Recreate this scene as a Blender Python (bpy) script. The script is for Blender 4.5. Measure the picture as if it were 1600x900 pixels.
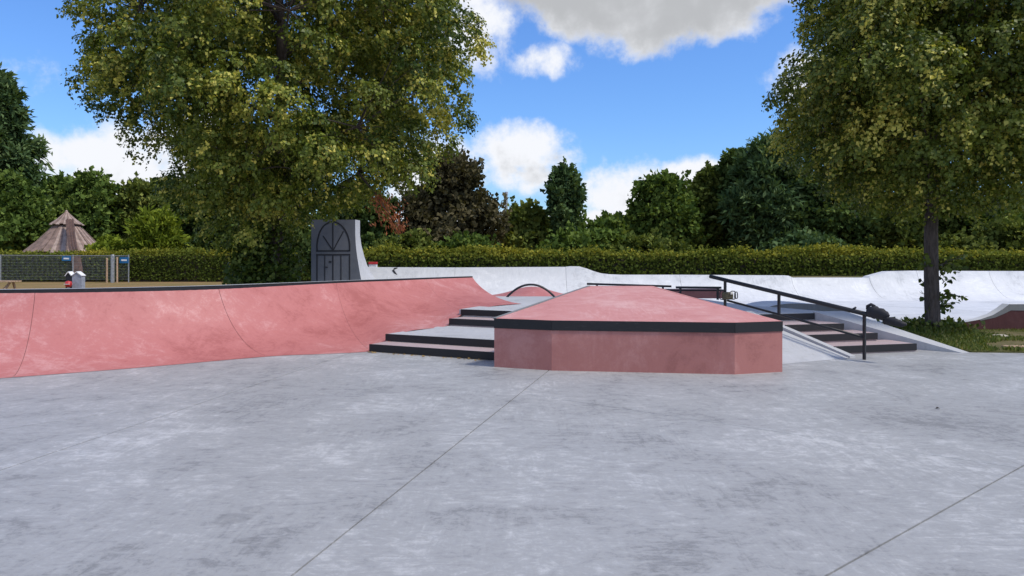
import bpy, math, random
import numpy as np
from mathutils import Vector, noise as mnoise

for o in list(bpy.data.objects):
    bpy.data.objects.remove(o)
S = bpy.context.scene
COL = S.collection
R = math.radians
rng = np.random.default_rng(7)
random.seed(7)

# ------------------------------------------------------------------ camera
F_PX, HOR, CAM_H = 1155.0, 400.0, 1.5            # photo pixels (1600 wide), horizon row, eye height
cd = bpy.data.cameras.new('camera'); cam = bpy.data.objects.new('camera', cd); COL.objects.link(cam)
cam.location = (0, 0, CAM_H); cam.rotation_euler = (R(90), 0, 0)
cd.sensor_width = 36; cd.lens = 36 * F_PX / 1600
cd.shift_y = (HOR - 450) / 1600
cd.clip_end = 3000; cd.clip_start = 0.05
S.camera = cam

# ------------------------------------------------------------------ sun + sky
SUN_EL, SUN_AZ = R(55), R(116)                     # azimuth from +Y clockwise (to the right, a little behind the camera)
sd = Vector((math.sin(SUN_AZ) * math.cos(SUN_EL), math.cos(SUN_AZ) * math.cos(SUN_EL), math.sin(SUN_EL)))
ld = bpy.data.lights.new('sun', 'SUN'); sun = bpy.data.objects.new('sun', ld); COL.objects.link(sun)
ld.energy = 3.3; ld.angle = R(8); ld.color = (1.0, .93, .82)
sun.rotation_euler = sd.to_track_quat('Z', 'Y').to_euler()
S.view_settings.view_transform = 'Standard'; S.view_settings.look = 'None'
S.view_settings.exposure = 0.0; S.view_settings.gamma = 1.0
S.render.engine = 'CYCLES'
S.cycles.max_bounces = 4; S.cycles.diffuse_bounces = 2; S.cycles.transmission_bounces = 2; S.cycles.glossy_bounces = 2


class NT:
    """small node-tree writer"""
    def __init__(self, tree):
        self.t = tree; tree.nodes.clear()
    def n(self, kind, **kw):
        nd = self.t.nodes.new(kind)
        for k, v in kw.items():
            setattr(nd, k, v)
        return nd
    def set(self, sock, v):
        if hasattr(v, 'is_output') or isinstance(v, bpy.types.NodeSocket):
            self.t.links.new(v, sock)
        else:
            sock.default_value = v
    def m(self, op, a, b=None, c=None, clamp=False):
        nd = self.n('ShaderNodeMath', operation=op, use_clamp=clamp)
        self.set(nd.inputs[0], a)
        if b is not None: self.set(nd.inputs[1], b)
        if c is not None: self.set(nd.inputs[2], c)
        return nd.outputs[0]
    def mix(self, f, a, b, kind='MIX'):
        nd = self.n('ShaderNodeMix', data_type='RGBA', blend_type=kind)
        self.set(nd.inputs[0], f); self.set(nd.inputs[6], a); self.set(nd.inputs[7], b)
        return nd.outputs[2]
    def mixf(self, f, a, b):
        nd = self.n('ShaderNodeMix', data_type='FLOAT')
        self.set(nd.inputs[0], f); self.set(nd.inputs[2], a); self.set(nd.inputs[3], b)
        return nd.outputs[0]
    def mr(self, v, a, b, c=0.0, d=1.0, kind='SMOOTHSTEP'):
        nd = self.n('ShaderNodeMapRange', interpolation_type=kind)
        for i, x in enumerate((v, a, b, c, d)):
            self.set(nd.inputs[i], x)
        return nd.outputs[0]
    def noise(self, vec, scale, detail=4, rough=.55, dist=0.0):
        nd = self.n('ShaderNodeTexNoise')
        if vec is not None: self.set(nd.inputs['Vector'], vec)
        nd.inputs['Scale'].default_value = scale; nd.inputs['Detail'].default_value = detail
        nd.inputs['Roughness'].default_value = rough; nd.inputs['Distortion'].default_value = dist
        return nd.outputs['Fac']
    def mapping(self, vec, scale=(1, 1, 1), rot=(0, 0, 0), loc=(0, 0, 0)):
        nd = self.n('ShaderNodeMapping')
        self.set(nd.inputs[0], vec)
        nd.inputs['Location'].default_value = loc
        nd.inputs['Rotation'].default_value = rot; nd.inputs['Scale'].default_value = scale
        return nd.outputs[0]


def rgb(*c):
    return (*c, 1.0)


def srgb(r, g, b):
    f = lambda v: ((v / 255 + .055) / 1.055) ** 2.4 if v > 10 else v / 255 / 12.92
    return (f(r), f(g), f(b), 1.0)


def build_world():
    w = bpy.data.worlds.new('World'); S.world = w; w.use_nodes = True
    t = NT(w.node_tree)
    out = t.n('ShaderNodeOutputWorld')
    sky = t.n('ShaderNodeTexSky', sky_type='NISHITA', sun_disc=False)
    sky.sun_elevation = SUN_EL; sky.sun_rotation = SUN_AZ
    sky.air_density = 1.3; sky.dust_density = 0.2; sky.ozone_density = 3.0; sky.altitude = 50
    bg_sky = t.n('ShaderNodeBackground'); bg_sky.inputs['Strength'].default_value = 0.15
    hs = t.n('ShaderNodeHueSaturation'); hs.inputs['Saturation'].default_value = 1.0; hs.inputs['Value'].default_value = 1.0
    t.set(hs.inputs['Color'], sky.outputs[0])
    t.set(bg_sky.inputs['Color'], t.mix(1.0, hs.outputs[0], rgb(.50, .74, 1.16), 'MULTIPLY'))
    tc = t.n('ShaderNodeTexCoord'); d = tc.outputs['Generated']
    sep = t.n('ShaderNodeSeparateXYZ'); t.set(sep.inputs[0], d)
    x, y, z = sep.outputs
    az = t.m('ARCTAN2', x, y); el = t.m('ARCSINE', z)
    # billow noise on the sphere of directions
    n1 = t.noise(d, 7.0, 8, .58, .25); n2 = t.noise(d, 26.0, 6, .6)
    up = t.mapping(d, loc=(-.012, 0, .028))
    n1u = t.noise(up, 7.0, 8, .58, .25)
    warp = t.m('ADD', t.m('MULTIPLY', t.m('SUBTRACT', n1, .5), 3.4), t.m('MULTIPLY', t.m('SUBTRACT', n2, .5), 1.7))

    def pix(px, py):
        a = math.atan2(px - 800, F_PX); return a, math.atan((HOR - py) / math.hypot(F_PX, px - 800))
    # cumulus: photo pixel centre, half sizes (px), brightness at base, brightness gain to top
    clouds = [(1000, -140, 345, 200, .47, -.02), (745, 10, 110, 110, .86, .12), (850, 92, 66, 38, .84, .12),
              (805, 252, 118, 64, .60, .34), (690, 262, 90, 70, .66, .28), (975, 300, 82, 66, .58, .36), (1090, 275, 70, 36, .68, .2),
              (150, 250, 125, 72, .60, .32), (330, 250, 160, 80, .66, .28), (880, 345, 330, 26, .68, .15), (1330, 120, 120, 60, .8, .1),
              (-250, 120, 220, 90, .7, .2), (1900, 60, 260, 120, .7, .2), (-700, 250, 240, 80, .75, .2), (2300, 260, 240, 70, .75, .2)]
    M = None; T = None; RL = None
    for (px, py, w_, h_, b0, b1) in clouds:
        a, e = pix(px, py); wa = w_ / F_PX; ha = h_ / F_PX
        da = t.m('DIVIDE', t.m('SUBTRACT', az, a), wa); de = t.m('DIVIDE', t.m('SUBTRACT', el, e), ha)
        # flat-ish bottoms
        mi = t.m('SUBTRACT', 1.0, t.m('ADD', t.m('MULTIPLY', da, da), t.m('MULTIPLY', de, de)))
        ti = t.m('ADD', b0, t.m('MULTIPLY', t.m('ADD', t.m('MULTIPLY', de, .5), .5), b1))
        if M is None:
            mi = t.m('MULTIPLY', mi, 3.2)                # the heavy cloud is solid inside
            M, T, RL = mi, ti, .9
        else:
            k_ = t.mr(t.m('SUBTRACT', mi, M), -.4, .4)
            T = t.mixf(k_, T, ti); RL = t.mixf(k_, RL, 1.9)
            M = t.m('MAXIMUM', M, mi)
    # unseen cumulus over the rest of the sphere, cover thickened to whiten ambient light
    g = t.noise(d, 2.6, 7, .6, .4)
    gm = t.m('MULTIPLY', t.m('SUBTRACT', g, .47), 9.0)
    far = t.mr(t.m('ABSOLUTE', t.m('SUBTRACT', az, 0.0)), .75, .95)
    high = t.mr(el, .55, .75)
    away = t.m('MAXIMUM', far, high)
    gm = t.m('SUBTRACT', gm, t.m('MULTIPLY', t.m('SUBTRACT', 1.0, away), 20.0))
    T = t.mixf(t.mr(t.m('SUBTRACT', gm, M), -.25, .25), T, .68)
    M = t.m('MAXIMUM', M, gm)
    dens = t.mr(t.m('ADD', M, warp), .02, .95)
    relief = t.m('MULTIPLY', t.m('SUBTRACT', n1, n1u), RL)
    thin = t.mr(t.m('ADD', M, warp), .2, 1.5)
    tone = t.m('ADD', t.m('ADD', T, relief), t.m('MULTIPLY', t.m('SUBTRACT', 1.0, thin), .30))
    tone = t.m('MINIMUM', t.m('MAXIMUM', tone, .42), .96)
    ccol = t.mix(t.mr(tone, .45, .95), rgb(.56, .575, .60), rgb(.93, .95, 1.0))
    bg_c = t.n('ShaderNodeBackground'); t.set(bg_c.inputs['Color'], ccol); t.set(bg_c.inputs['Strength'], t.mr(tone, .4, .95, .9, 1.0))
    ms = t.n('ShaderNodeMixShader'); t.set(ms.inputs[0], t.m('MULTIPLY', dens, t.mr(el, 0.0, .05)))
    t.set(ms.inputs[1], bg_sky.outputs[0]); t.set(ms.inputs[2], bg_c.outputs[0])
    t.set(out.inputs[0], ms.outputs[0])


build_world()


# ------------------------------------------------------------------ geometry helpers
def P(px, py, z=0.0):
    """photo pixel -> point on the level z"""
    dep = (CAM_H - z) * F_PX / (py - HOR)
    return Vector(((px - 800) / F_PX * dep, dep, z))


def D(px, py, dep):
    """photo pixel -> point at a known distance"""
    return Vector(((px - 800) / F_PX * dep, dep, CAM_H - (py - HOR) * dep / F_PX))


def mesh_obj(name, verts, faces, mat=None, parent=None, smooth=False, uvs=None):
    me = bpy.data.meshes.new(name)
    me.from_pydata([tuple(v) for v in verts], [], faces)
    me.update()
    if smooth:
        me.polygons.foreach_set('use_smooth', [True] * len(me.polygons))
    if mat: me.materials.append(mat)
    o = bpy.data.objects.new(name, me); COL.objects.link(o)
    if parent is not None:
        o.parent = parent; o.matrix_parent_inverse = parent.matrix_basis.inverted()
    return o


def tag(o, label=None, cat=None, group=None, kind=None):
    if label: o['label'] = label
    if cat: o['category'] = cat
    if group: o['group'] = group
    if kind: o['kind'] = kind
    return o


def empty(name, loc, label=None, cat=None, group=None):
    o = bpy.data.objects.new(name, None); COL.objects.link(o); o.location = loc
    o.empty_display_size = .2
    return tag(o, label, cat, group)


class MB:
    def __init__(self): self.v = []; self.f = []
    def add(self, v, f):
        b = len(self.v); self.v += [Vector(p) for p in v]; self.f += [tuple(i + b for i in q) for q in f]
        return self
    def prism(self, poly, z0, z1):
        """polygon (x,y[,ztop]) extruded between z0 and z1 (ztop overrides z1)"""
        n = len(poly); pts = [Vector((p[0], p[1], 0)) for p in poly]
        area = sum(pts[i].x * pts[(i + 1) % n].y - pts[(i + 1) % n].x * pts[i].y for i in range(n))
        if area < 0: poly = poly[::-1]
        v = [(p[0], p[1], z0) for p in poly] + [(p[0], p[1], p[2] if len(p) > 2 else z1) for p in poly]
        f = [tuple(range(n - 1, -1, -1)), tuple(range(n, 2 * n))] + [(i, (i + 1) % n, (i + 1) % n + n, i + n) for i in range(n)]
        return self.add(v, f)
    def box(self, c, s, rz=0.0, rx=0.0, ry=0.0):
        from mathutils import Euler
        M_ = Euler((rx, ry, rz)).to_matrix()
        v = []
        for sx, sy, sz in ((-1, -1, -1), (1, -1, -1), (1, 1, -1), (-1, 1, -1), (-1, -1, 1), (1, -1, 1), (1, 1, 1), (-1, 1, 1)):
            v.append(Vector(c) + M_ @ Vector((sx * s[0] / 2, sy * s[1] / 2, sz * s[2] / 2)))
        return self.add(v, [(3, 2, 1, 0), (4, 5, 6, 7), (0, 1, 5, 4), (1, 2, 6, 5), (2, 3, 7, 6), (3, 0, 4, 7)])
    def beam(self, a, b, w, h, upv=(0, 0, 1)):
        """rectangular bar from a to b, w across, h in the up direction"""
        a = Vector(a); b = Vector(b); d = (b - a).normalized(); s = d.cross(Vector(upv)).normalized(); u = s.cross(d)
        v = []
        for p in (a, b):
            for q, r_ in ((-1, -1), (1, -1), (1, 1), (-1, 1)):
                v.append(p + s * (q * w / 2) + u * (r_ * h / 2))
        return self.add(v, [(3, 2, 1, 0), (4, 5, 6, 7), (0, 1, 5, 4), (1, 2, 6, 5), (2, 3, 7, 6), (3, 0, 4, 7)])
    def tube(self, pts, radii, sides=8, cap=True):
        pts = [Vector(p) for p in pts]; n = len(pts)
        if not hasattr(radii, '__len__'): radii = [radii] * n
        v = []; ref = Vector((.31, .17, .93)).normalized()
        for i, p in enumerate(pts):
            d = (pts[min(i + 1, n - 1)] - pts[max(i - 1, 0)]).normalized()
            s = d.cross(ref)
            if s.length < .1: s = d.cross(Vector((1, 0, 0)))
            s.normalize(); u = s.cross(d)
            for k in range(sides):
                a = 2 * math.pi * k / sides
                v.append(p + (s * math.cos(a) + u * math.sin(a)) * radii[i])
        f = []
        for i in range(n - 1):
            for k in range(sides):
                f.append((i * sides + k, i * sides + (k + 1) % sides, (i + 1) * sides + (k + 1) % sides, (i + 1) * sides + k))
        if cap:
            f.append(tuple(range(sides - 1, -1, -1))); f.append(tuple((n - 1) * sides + k for k in range(sides)))
        return self.add(v, f)
    def grid(self, rows):
        nr = len(rows); nc = len(rows[0]); v = [p for r_ in rows for p in r_]
        f = [(i * nc + j, i * nc + j + 1, (i + 1) * nc + j + 1, (i + 1) * nc + j) for i in range(nr - 1) for j in range(nc - 1)]
        return self.add(v, f)
    def lathe(self, c, prof, n=16):
        c = Vector(c); rows = []
        for r_, z in prof:
            rows.append([c + Vector((r_ * math.cos(2 * math.pi * k / n), r_ * math.sin(2 * math.pi * k / n), z)) for k in range(n + 1)])
        return self.grid(rows)
    def build(self, name, mat, parent=None, smooth=False, bevel=0.0):
        o = mesh_obj(name, self.v, self.f, mat, parent, smooth)
        if bevel:
            md = o.modifiers.new('bevel', 'BEVEL'); md.width = bevel; md.segments = 2; md.limit_method = 'ANGLE'; md.angle_limit = R(35)
        return o


def clip(poly, a, b, inset=0.0):
    """keep the part of a convex polygon left of the line a->b, moved in by inset"""
    ax, ay = a; dx, dy = b[0] - a[0], b[1] - a[1]; L = math.hypot(dx, dy); nx, ny = -dy / L, dx / L
    ax += nx * inset; ay += ny * inset
    side = lambda p: (p[0] - ax) * nx + (p[1] - ay) * ny
    out = []
    for i, p in enumerate(poly):
        q = poly[(i + 1) % len(poly)]; sp, sq = side(p), side(q)
        if sp >= 0: out.append(p)
        if (sp < 0) != (sq < 0):
            k = sp / (sp - sq); out.append((p[0] + (q[0] - p[0]) * k, p[1] + (q[1] - p[1]) * k))
    return out


# ------------------------------------------------------------------ materials
def new_mat(name):
    m = bpy.data.materials.new(name); m.use_nodes = True
    t = NT(m.node_tree); out = t.n('ShaderNodeOutputMaterial'); b = t.n('ShaderNodeBsdfPrincipled')
    t.set(out.inputs[0], b.outputs[0])
    return m, t, b


def concrete(name, c_dark, c_mid, c_light, rough=.5, streak=1.0, bump=.25, stain=None, seed=0.0, blotch=1.0, fleck=.4):
    """power-floated concrete: cloudy tone, trowel sweeps, fine specks"""
    m, t, b = new_mat(name)
    geo = t.n('ShaderNodeNewGeometry'); pos = t.mapping(geo.outputs['Position'], loc=(seed, seed * .7, 0))
    big = t.noise(pos, .55, 5, .6, .6)
    mid = t.noise(pos, 2.1, 6, .65, 1.2)
    sw1 = t.noise(t.mapping(pos, (1.0, 5.5, 1.0), (0, 0, .35)), 2.4, 5, .65, 1.6)
    sw2 = t.noise(t.mapping(pos, (6.0, 1.1, 1.0), (0, 0, -.5)), 1.9, 5, .65, 1.4)
    fine = t.noise(pos, 38, 4, .7)
    grit = t.noise(pos, 160, 2, .6)
    pick = t.mr(t.noise(pos, .9, 2), .42, .58)
    sweep = t.mixf(pick, sw1, sw2)
    v = t.m('ADD', t.m('MULTIPLY', t.m('SUBTRACT', big, .5), 1.15 * blotch), t.m('MULTIPLY', t.m('SUBTRACT', mid, .5), .8 * blotch))
    v = t.m('ADD', v, t.m('MULTIPLY', t.m('SUBTRACT', sweep, .5), 1.35 * streak))
    v = t.m('ADD', v, t.m('MULTIPLY', t.m('SUBTRACT', fine, .5), .40))
    v = t.m('ADD', v, t.m('MULTIPLY', t.m('SUBTRACT', grit, .5), .22))
    fl1 = t.noise(t.mapping(pos, (1.0, 1.5, 1.0), (0, 0, .5)), 9.0, 9, .74, .9)
    v = t.m('ADD', v, t.m('MULTIPLY', t.m('SUBTRACT', fl1, .5), 1.1 * fleck))
    v = t.m('ADD', v, .5)
    col = t.mix(t.mr(v, .05, .5), c_dark, c_mid); col = t.mix(t.mr(v, .5, .98), col, c_light)
    # pale laitance scuffs
    sc = t.mr(t.m('MULTIPLY', t.noise(t.mapping(pos, (1, 3.2, 1), (0, 0, .2)), 4.2, 7, .72, 2.0), t.mr(mid, .45, .7)), .5, .72)
    col = t.mix(t.m('MULTIPLY', sc, .55), col, c_light)
    # hairline darker trowel chatter
    ch = t.mr(t.noise(t.mapping(pos, (3, 14, 3), (0, 0, .9)), 3.0, 6, .75, 2.5), .63, .74)
    col = t.mix(t.m('MULTIPLY', t.m('MULTIPLY', ch, t.mr(big, .45, .65)), .30), col, c_dark)
    if stain:
        for (sx, sy, r_, st) in stain:
            dd = t.n('ShaderNodeVectorMath', operation='DISTANCE'); t.set(dd.inputs[0], pos); dd.inputs[1].default_value = (sx + seed, sy + seed * .7, 0)
            k = t.mr(t.m('ADD', dd.outputs['Value'], t.m('MULTIPLY', t.m('SUBTRACT', mid, .5), r_ * 3.2)), r_ * .55, r_ * .95, 1.0, 0.0)
            col = t.mix(t.m('MULTIPLY', k, st), col, tuple(c * .45 for c in c_dark[:3]) + (1,))
    t.set(b.inputs['Base Color'], col)
    t.set(b.inputs['Roughness'], t.mr(v, .0, 1.0, rough + .14, rough - .06, 'LINEAR'))
    b.inputs['Specular IOR Level'].default_value = .38
    bp = t.n('ShaderNodeBump'); bp.inputs['Strength'].default_value = bump; bp.inputs['Distance'].default_value = .006
    t.set(bp.inputs['Height'], t.m('ADD', t.m('MULTIPLY', sweep, .6), t.m('ADD', t.m('MULTIPLY', fine, .35), t.m('MULTIPLY', grit, .2))))
    t.set(b.inputs['Normal'], bp.outputs[0])
    return m


def plain(name, c, rough=.5, metal=0.0, var=.15, scale=9.0, bump=0.0, spec=.5):
    m, t, b = new_mat(name)
    geo = t.n('ShaderNodeNewGeometry'); n = t.noise(geo.outputs['Position'], scale, 6, .65)
    lo = tuple(x * (1 - var) for x in c) + (1,); hi = tuple(min(1, x * (1 + var)) for x in c) + (1,)
    t.set(b.inputs['Base Color'], t.mix(t.mr(n, .3, .7), lo, hi))
    t.set(b.inputs['Roughness'], t.mr(n, .25, .75, max(.05, rough - .1), min(1, rough + .1)))
    b.inputs['Metallic'].default_value = metal; b.inputs['Specular IOR Level'].default_value = spec
    if bump:
        bp = t.n('ShaderNodeBump'); bp.inputs['Strength'].default_value = bump; bp.inputs['Distance'].default_value = .02
        t.set(bp.inputs['Height'], n); t.set(b.inputs['Normal'], bp.outputs[0])
    return m


def leaf_mat(name, dark, mid, light, trans=.35, rough=.5, sheen=True):
    """leaf colour from the leaf's own 'tint' value (age and kind of leaf)"""
    m = bpy.data.materials.new(name); m.use_nodes = True
    t = NT(m.node_tree); out = t.n('ShaderNodeOutputMaterial')
    at = t.n('ShaderNodeAttribute', attribute_name='tint'); f = at.outputs['Fac']
    col = t.mix(t.mr(f, 0, .55, kind='LINEAR'), rgb(*dark), rgb(*mid)); col = t.mix(t.mr(f, .5, 1, kind='LINEAR'), col, rgb(*light))
    if sheen:
        b = t.n('ShaderNodeBsdfPrincipled'); t.set(b.inputs['Base Color'], col); b.inputs['Roughness'].default_value = rough
        b.inputs['Specular IOR Level'].default_value = .3
    else:
        b = t.n('ShaderNodeBsdfDiffuse'); t.set(b.inputs[0], col)
    tr = t.n('ShaderNodeBsdfTranslucent')
    t.set(tr.inputs[0], t.mix(1.0, col, rgb(1.25, 1.25, .55), 'MULTIPLY'))
    ms = t.n('ShaderNodeMixShader'); ms.inputs[0].default_value = trans
    t.set(ms.inputs[1], b.outputs[0]); t.set(ms.inputs[2], tr.outputs[0]); t.set(out.inputs[0], ms.outputs[0])
    return m


def bark_mat(name, c0, c1):
    m, t, b = new_mat(name)
    geo = t.n('ShaderNodeNewGeometry'); pos = geo.outputs['Position']
    n = t.noise(t.mapping(pos, (9, 9, 1.6)), 3.0, 8, .7, .6); n2 = t.noise(pos, 2.2, 5)
    t.set(b.inputs['Base Color'], t.mix(t.m('MULTIPLY', t.mr(n, .3, .7), t.mr(n2, .2, .7, .5, 1.0)), rgb(*c0), rgb(*c1)))
    b.inputs['Roughness'].default_value = .9
    bp = t.n('ShaderNodeBump'); bp.inputs['Strength'].default_value = .9; bp.inputs['Distance'].default_value = .03
    t.set(bp.inputs['Height'], n); t.set(b.inputs['Normal'], bp.outputs[0])
    return m


STAIN = [(*P(362, 812)[:2], .10, .26), (*P(395, 795)[:2], .07, .2), (*P(385, 845)[:2], .05, .2), (*P(1010, 735)[:2], .12, .12)]
M_ground = concrete('grey floated concrete', rgb(.205, .209, .216), rgb(.328, .333, .338), rgb(.505, .51, .512), rough=.52, stain=STAIN, bump=.6, streak=.55, blotch=1.15, fleck=1.15)
M_deck = concrete('pale deck concrete', rgb(.34, .35, .36), rgb(.45, .46, .48), rgb(.56, .57, .59), rough=.55, streak=.6, seed=4.0)
M_white = concrete('sunlit white concrete', rgb(.46, .475, .495), rgb(.61, .625, .645), rgb(.73, .74, .755), rough=.6, streak=.7, bump=.3, seed=9.0, blotch=1.2, fleck=.6)  # full sun on these surfaces put into the pale base colour
M_rear = concrete('sunlit rear floor concrete', rgb(.42, .435, .455), rgb(.57, .585, .605), rgb(.70, .71, .725), rough=.6, streak=.9, bump=.3, seed=7.0, blotch=1.2)
M_pink = concrete('pink dyed concrete', rgb(.35, .108, .102), rgb(.45, .160, .152), rgb(.555, .275, .265), rough=.55, streak=.3, seed=2.0, blotch=1.35, fleck=.7)
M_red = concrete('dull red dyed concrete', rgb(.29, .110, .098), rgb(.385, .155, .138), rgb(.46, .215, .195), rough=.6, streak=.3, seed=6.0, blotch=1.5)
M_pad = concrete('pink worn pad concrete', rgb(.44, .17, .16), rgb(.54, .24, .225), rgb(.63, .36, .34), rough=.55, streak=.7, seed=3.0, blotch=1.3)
M_tread = concrete('pinkish step concrete', rgb(.34, .27, .275), rgb(.42, .33, .335), rgb(.50, .41, .41), rough=.6, streak=.5, seed=5.0)
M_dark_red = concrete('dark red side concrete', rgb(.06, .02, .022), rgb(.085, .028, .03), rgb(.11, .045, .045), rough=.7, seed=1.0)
M_grey_dark = concrete('dark grey concrete', rgb(.15, .155, .16), rgb(.20, .205, .21), rgb(.25, .255, .26), rough=.65, seed=8.0)
M_tower = concrete('blue grey tower concrete', rgb(.085, .095, .118), rgb(.115, .125, .152), rgb(.145, .155, .182), rough=.7, streak=.4, seed=3.3)
M_joint = plain('dark joint filler', (.10, .10, .105), .9, scale=30)
M_pinkjoint = plain('dirty joint in pink concrete', (.22, .095, .095), .9, scale=30)
M_steel = plain('black painted steel', (.010, .011, .015), .42, 0.0, .3, 14, spec=.5)
M_nose, _t, _b = new_mat('scuffed black steel edge')
_g = _t.n('ShaderNodeNewGeometry'); _p = _g.outputs['Position']
_w = _t.m('MULTIPLY', _t.mr(_t.noise(_t.mapping(_p, (1.5, 1.5, 26)), 4.0, 7, .75), .56, .70), _t.mr(_t.noise(_p, 1.3, 3), .42, .62))
_t.set(_b.inputs['Base Color'], _t.mix(_t.m('MULTIPLY', _w, .55), _t.mix(_t.noise(_p, 20, 5), rgb(.008, .0085, .011), rgb(.018, .018, .021)), rgb(.16, .15, .145)))
_t.set(_b.inputs['Roughness'], _t.mr(_w, 0, 1, .58, .38)); _b.inputs['Specular IOR Level'].default_value = .4
M_black = plain('black paint', (.012, .013, .02), .6)
M_fabric = plain('black nylon', (.016, .016, .022), .75, var=.4, scale=25, bump=.3)
M_olive = plain('olive canvas', (.10, .085, .05), .85, var=.35, scale=30, bump=.3)
M_paleplastic = plain('pale plastic', (.62, .60, .55), .5)
M_galv = plain('galvanised steel', (.36, .38, .40), .45, .6, .15)
M_timber = plain('weathered timber', (.42, .29, .19), .8, var=.3, scale=14, bump=.2)
M_shake = plain('weathered roof boards', (.21, .145, .118), .85, var=.35, scale=3.0, bump=.2)
M_shake_l = plain('bleached roof boards', (.33, .25, .21), .85, var=.3, scale=3.0, bump=.2)
M_chute = plain('dark brown boards', (.13, .075, .058), .85, var=.35, scale=4.0, bump=.2)
M_blue = plain('blue sign paint', (.01, .13, .32), .5)
M_whitep = plain('white paint', (.78, .78, .78), .5)
M_redp = plain('red paint', (.45, .03, .035), .45)
M_greyhouse = plain('grey painted board', (.30, .33, .40), .6)
M_bark = bark_mat('lime bark', (.045, .035, .030), (.15, .12, .105))
M_bark2 = bark_mat('dark bark', (.03, .025, .02), (.10, .08, .06))
M_lime = leaf_mat('lime leaves and bracts', (.042, .078, .013), (.195, .235, .034), (.70, .62, .14), .28)
M_lime2 = leaf_mat('lime leaves darker', (.040, .074, .013), (.190, .228, .034), (.68, .61, .14), .28)
M_dead = leaf_mat('dead brown leaves', (.16, .045, .02), (.30, .085, .035), (.40, .16, .07), .3)
M_hedge = leaf_mat('hornbeam hedge leaves', (.060, .088, .020), (.150, .180, .034), (.36, .315, .05), .28, sheen=False)
M_dryleaf = plain('dry leaf', (.35, .22, .07), .8)
M_stone = plain('pale rubble', (.42, .38, .31), .9, var=.3, scale=20, bump=.4)

# ------------------------------------------------------------------ terrain
def soil_mat(name, cols):
    m, t, b = new_mat(name)
    geo = t.n('ShaderNodeNewGeometry'); pos = geo.outputs['Position']
    n = t.noise(pos, .35, 6, .6); n2 = t.noise(pos, 5.5, 6, .7)
    c = t.mix(t.mr(n, .35, .65), rgb(*cols[0]), rgb(*cols[1])); c = t.mix(t.m('MULTIPLY', t.mr(n2, .4, .7), .7), c, rgb(*cols[2]))
    t.set(b.inputs['Base Color'], c); b.inputs['Roughness'].default_value = .95; b.inputs['Specular IOR Level'].default_value = .1
    bp = t.n('ShaderNodeBump'); bp.inputs['Strength'].default_value = .8; bp.inputs['Distance'].default_value = .05
    t.set(bp.inputs['Height'], n2); t.set(b.inputs['Normal'], bp.outputs[0])
    return m


M_lawn = soil_mat('dry lawn', ((.25, .165, .075), (.17, .14, .05), (.31, .205, .11)))
M_soil = soil_mat('grassy soil', ((.095, .095, .035), (.17, .14, .075), (.08, .09, .03)))
lawn = mesh_obj('lawn', [(-900, -300, -.09), (900, -300, -.09), (900, 1500, -.09), (-900, 1500, -.09)], [(0, 1, 2, 3)], M_lawn)
tag(lawn, kind='structure')

# concrete plaza: joint bed + slabs separated by the saw cuts seen in the photo
plaza = MB().prism([(-16, -6), (22, -6), (22, 30.0), (-9, 30.0), (-9, 16), (-16, 12)], -.085, -.014).build('plaza', M_joint)
tag(plaza, kind='structure')
J1a, J1b = P(455, 900)[:2], P(852, 583)[:2]
J2a, J2b = P(1290, 900)[:2], P(1600, 727)[:2]
J3a, J3b = P(0, 735)[:2], P(558, 548)[:2]
J4a, J4b = P(830, 617)[:2], P(1250, 680)[:2]
J5a, J5b = P(0, 671)[:2], P(240, 636)[:2]
full = [(-15.9, -5.9), (21.9, -5.9), (21.9, 29.9), (-8.9, 29.9), (-15.9, 11.9)]
g = .0065
slabs = [clip(clip(full, J3a, J3b, g), J5a, J5b, .005), clip(clip(full, J3a, J3b, g), J5b, J5a, .005),
         clip(clip(full, J3b, J3a, g), J1a, J1b, g)]
right = clip(full, J1b, J1a, g)
c_ = clip(right, J2a, J2b, g)
slabs += [clip(c_, J4a, J4b, .0025), clip(c_, J4b, J4a, .0025), clip(right, J2b, J2a, g)]
for sl in slabs:
    MB().prism(sl, -.05, 0.0).build('slab', M_ground, plaza)

# rear bowl floor: full sunlight put into a paler concrete colour
rear = mesh_obj('rear_floor', [(-8.5, 15.2, .005), (4.2, 15.2, .005), (6.1, 13.2, .005), (8.0, 16.0, .005), (21.5, 16.0, .005), (21.5, 27, .005), (-8.5, 27, .005)],
                [(0, 1, 2, 3, 4, 5, 6)], M_rear)
tag(rear, kind='structure')

# ------------------------------------------------------------------ pink quarter pipe along the left
STN = [((-10.2, 9.9), (-8.9, 7.55, 0)), ((-8.6, 10.22), (-7.45, 8.35, 0)), ((-6.85, 10.62), (-6.16, 9.12, 0)), ((-5.75, 11.15), (-4.95, 9.95, 0)),
       ((-4.75, 11.95), (-3.62, 11.02, 0)), ((-4.0, 13.05), (-2.85, 11.30, 0)), ((-3.36, 14.1), (-2.2, 11.62, 0)), ((-2.95, 14.7), (-1.78, 12.35, .225)), ((-2.5, 15.35), (-1.19, 13.35, .232)),
       ((-2.0, 16.1), (-.92, 14.0, .40)), ((-1.45, 16.82), (-.40, 14.75, .492)), ((-.94, 17.5), (.2, 15.55, .492))]
QH = 1.0


def cr(p, u):
    i = min(int(u), len(p) - 2); f = u - i
    a, b, c, d = p[max(i - 1, 0)], p[i], p[i + 1], p[min(i + 2, len(p) - 1)]
    return .5 * (2 * b + (c - a) * f + (2 * a - 5 * b + 4 * c - d) * f * f + (3 * b - a - 3 * c + d) * f ** 3)


CT = [Vector((c[0], c[1], QH)) for c, b in STN]; BT = [Vector(b) for c, b in STN]


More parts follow.
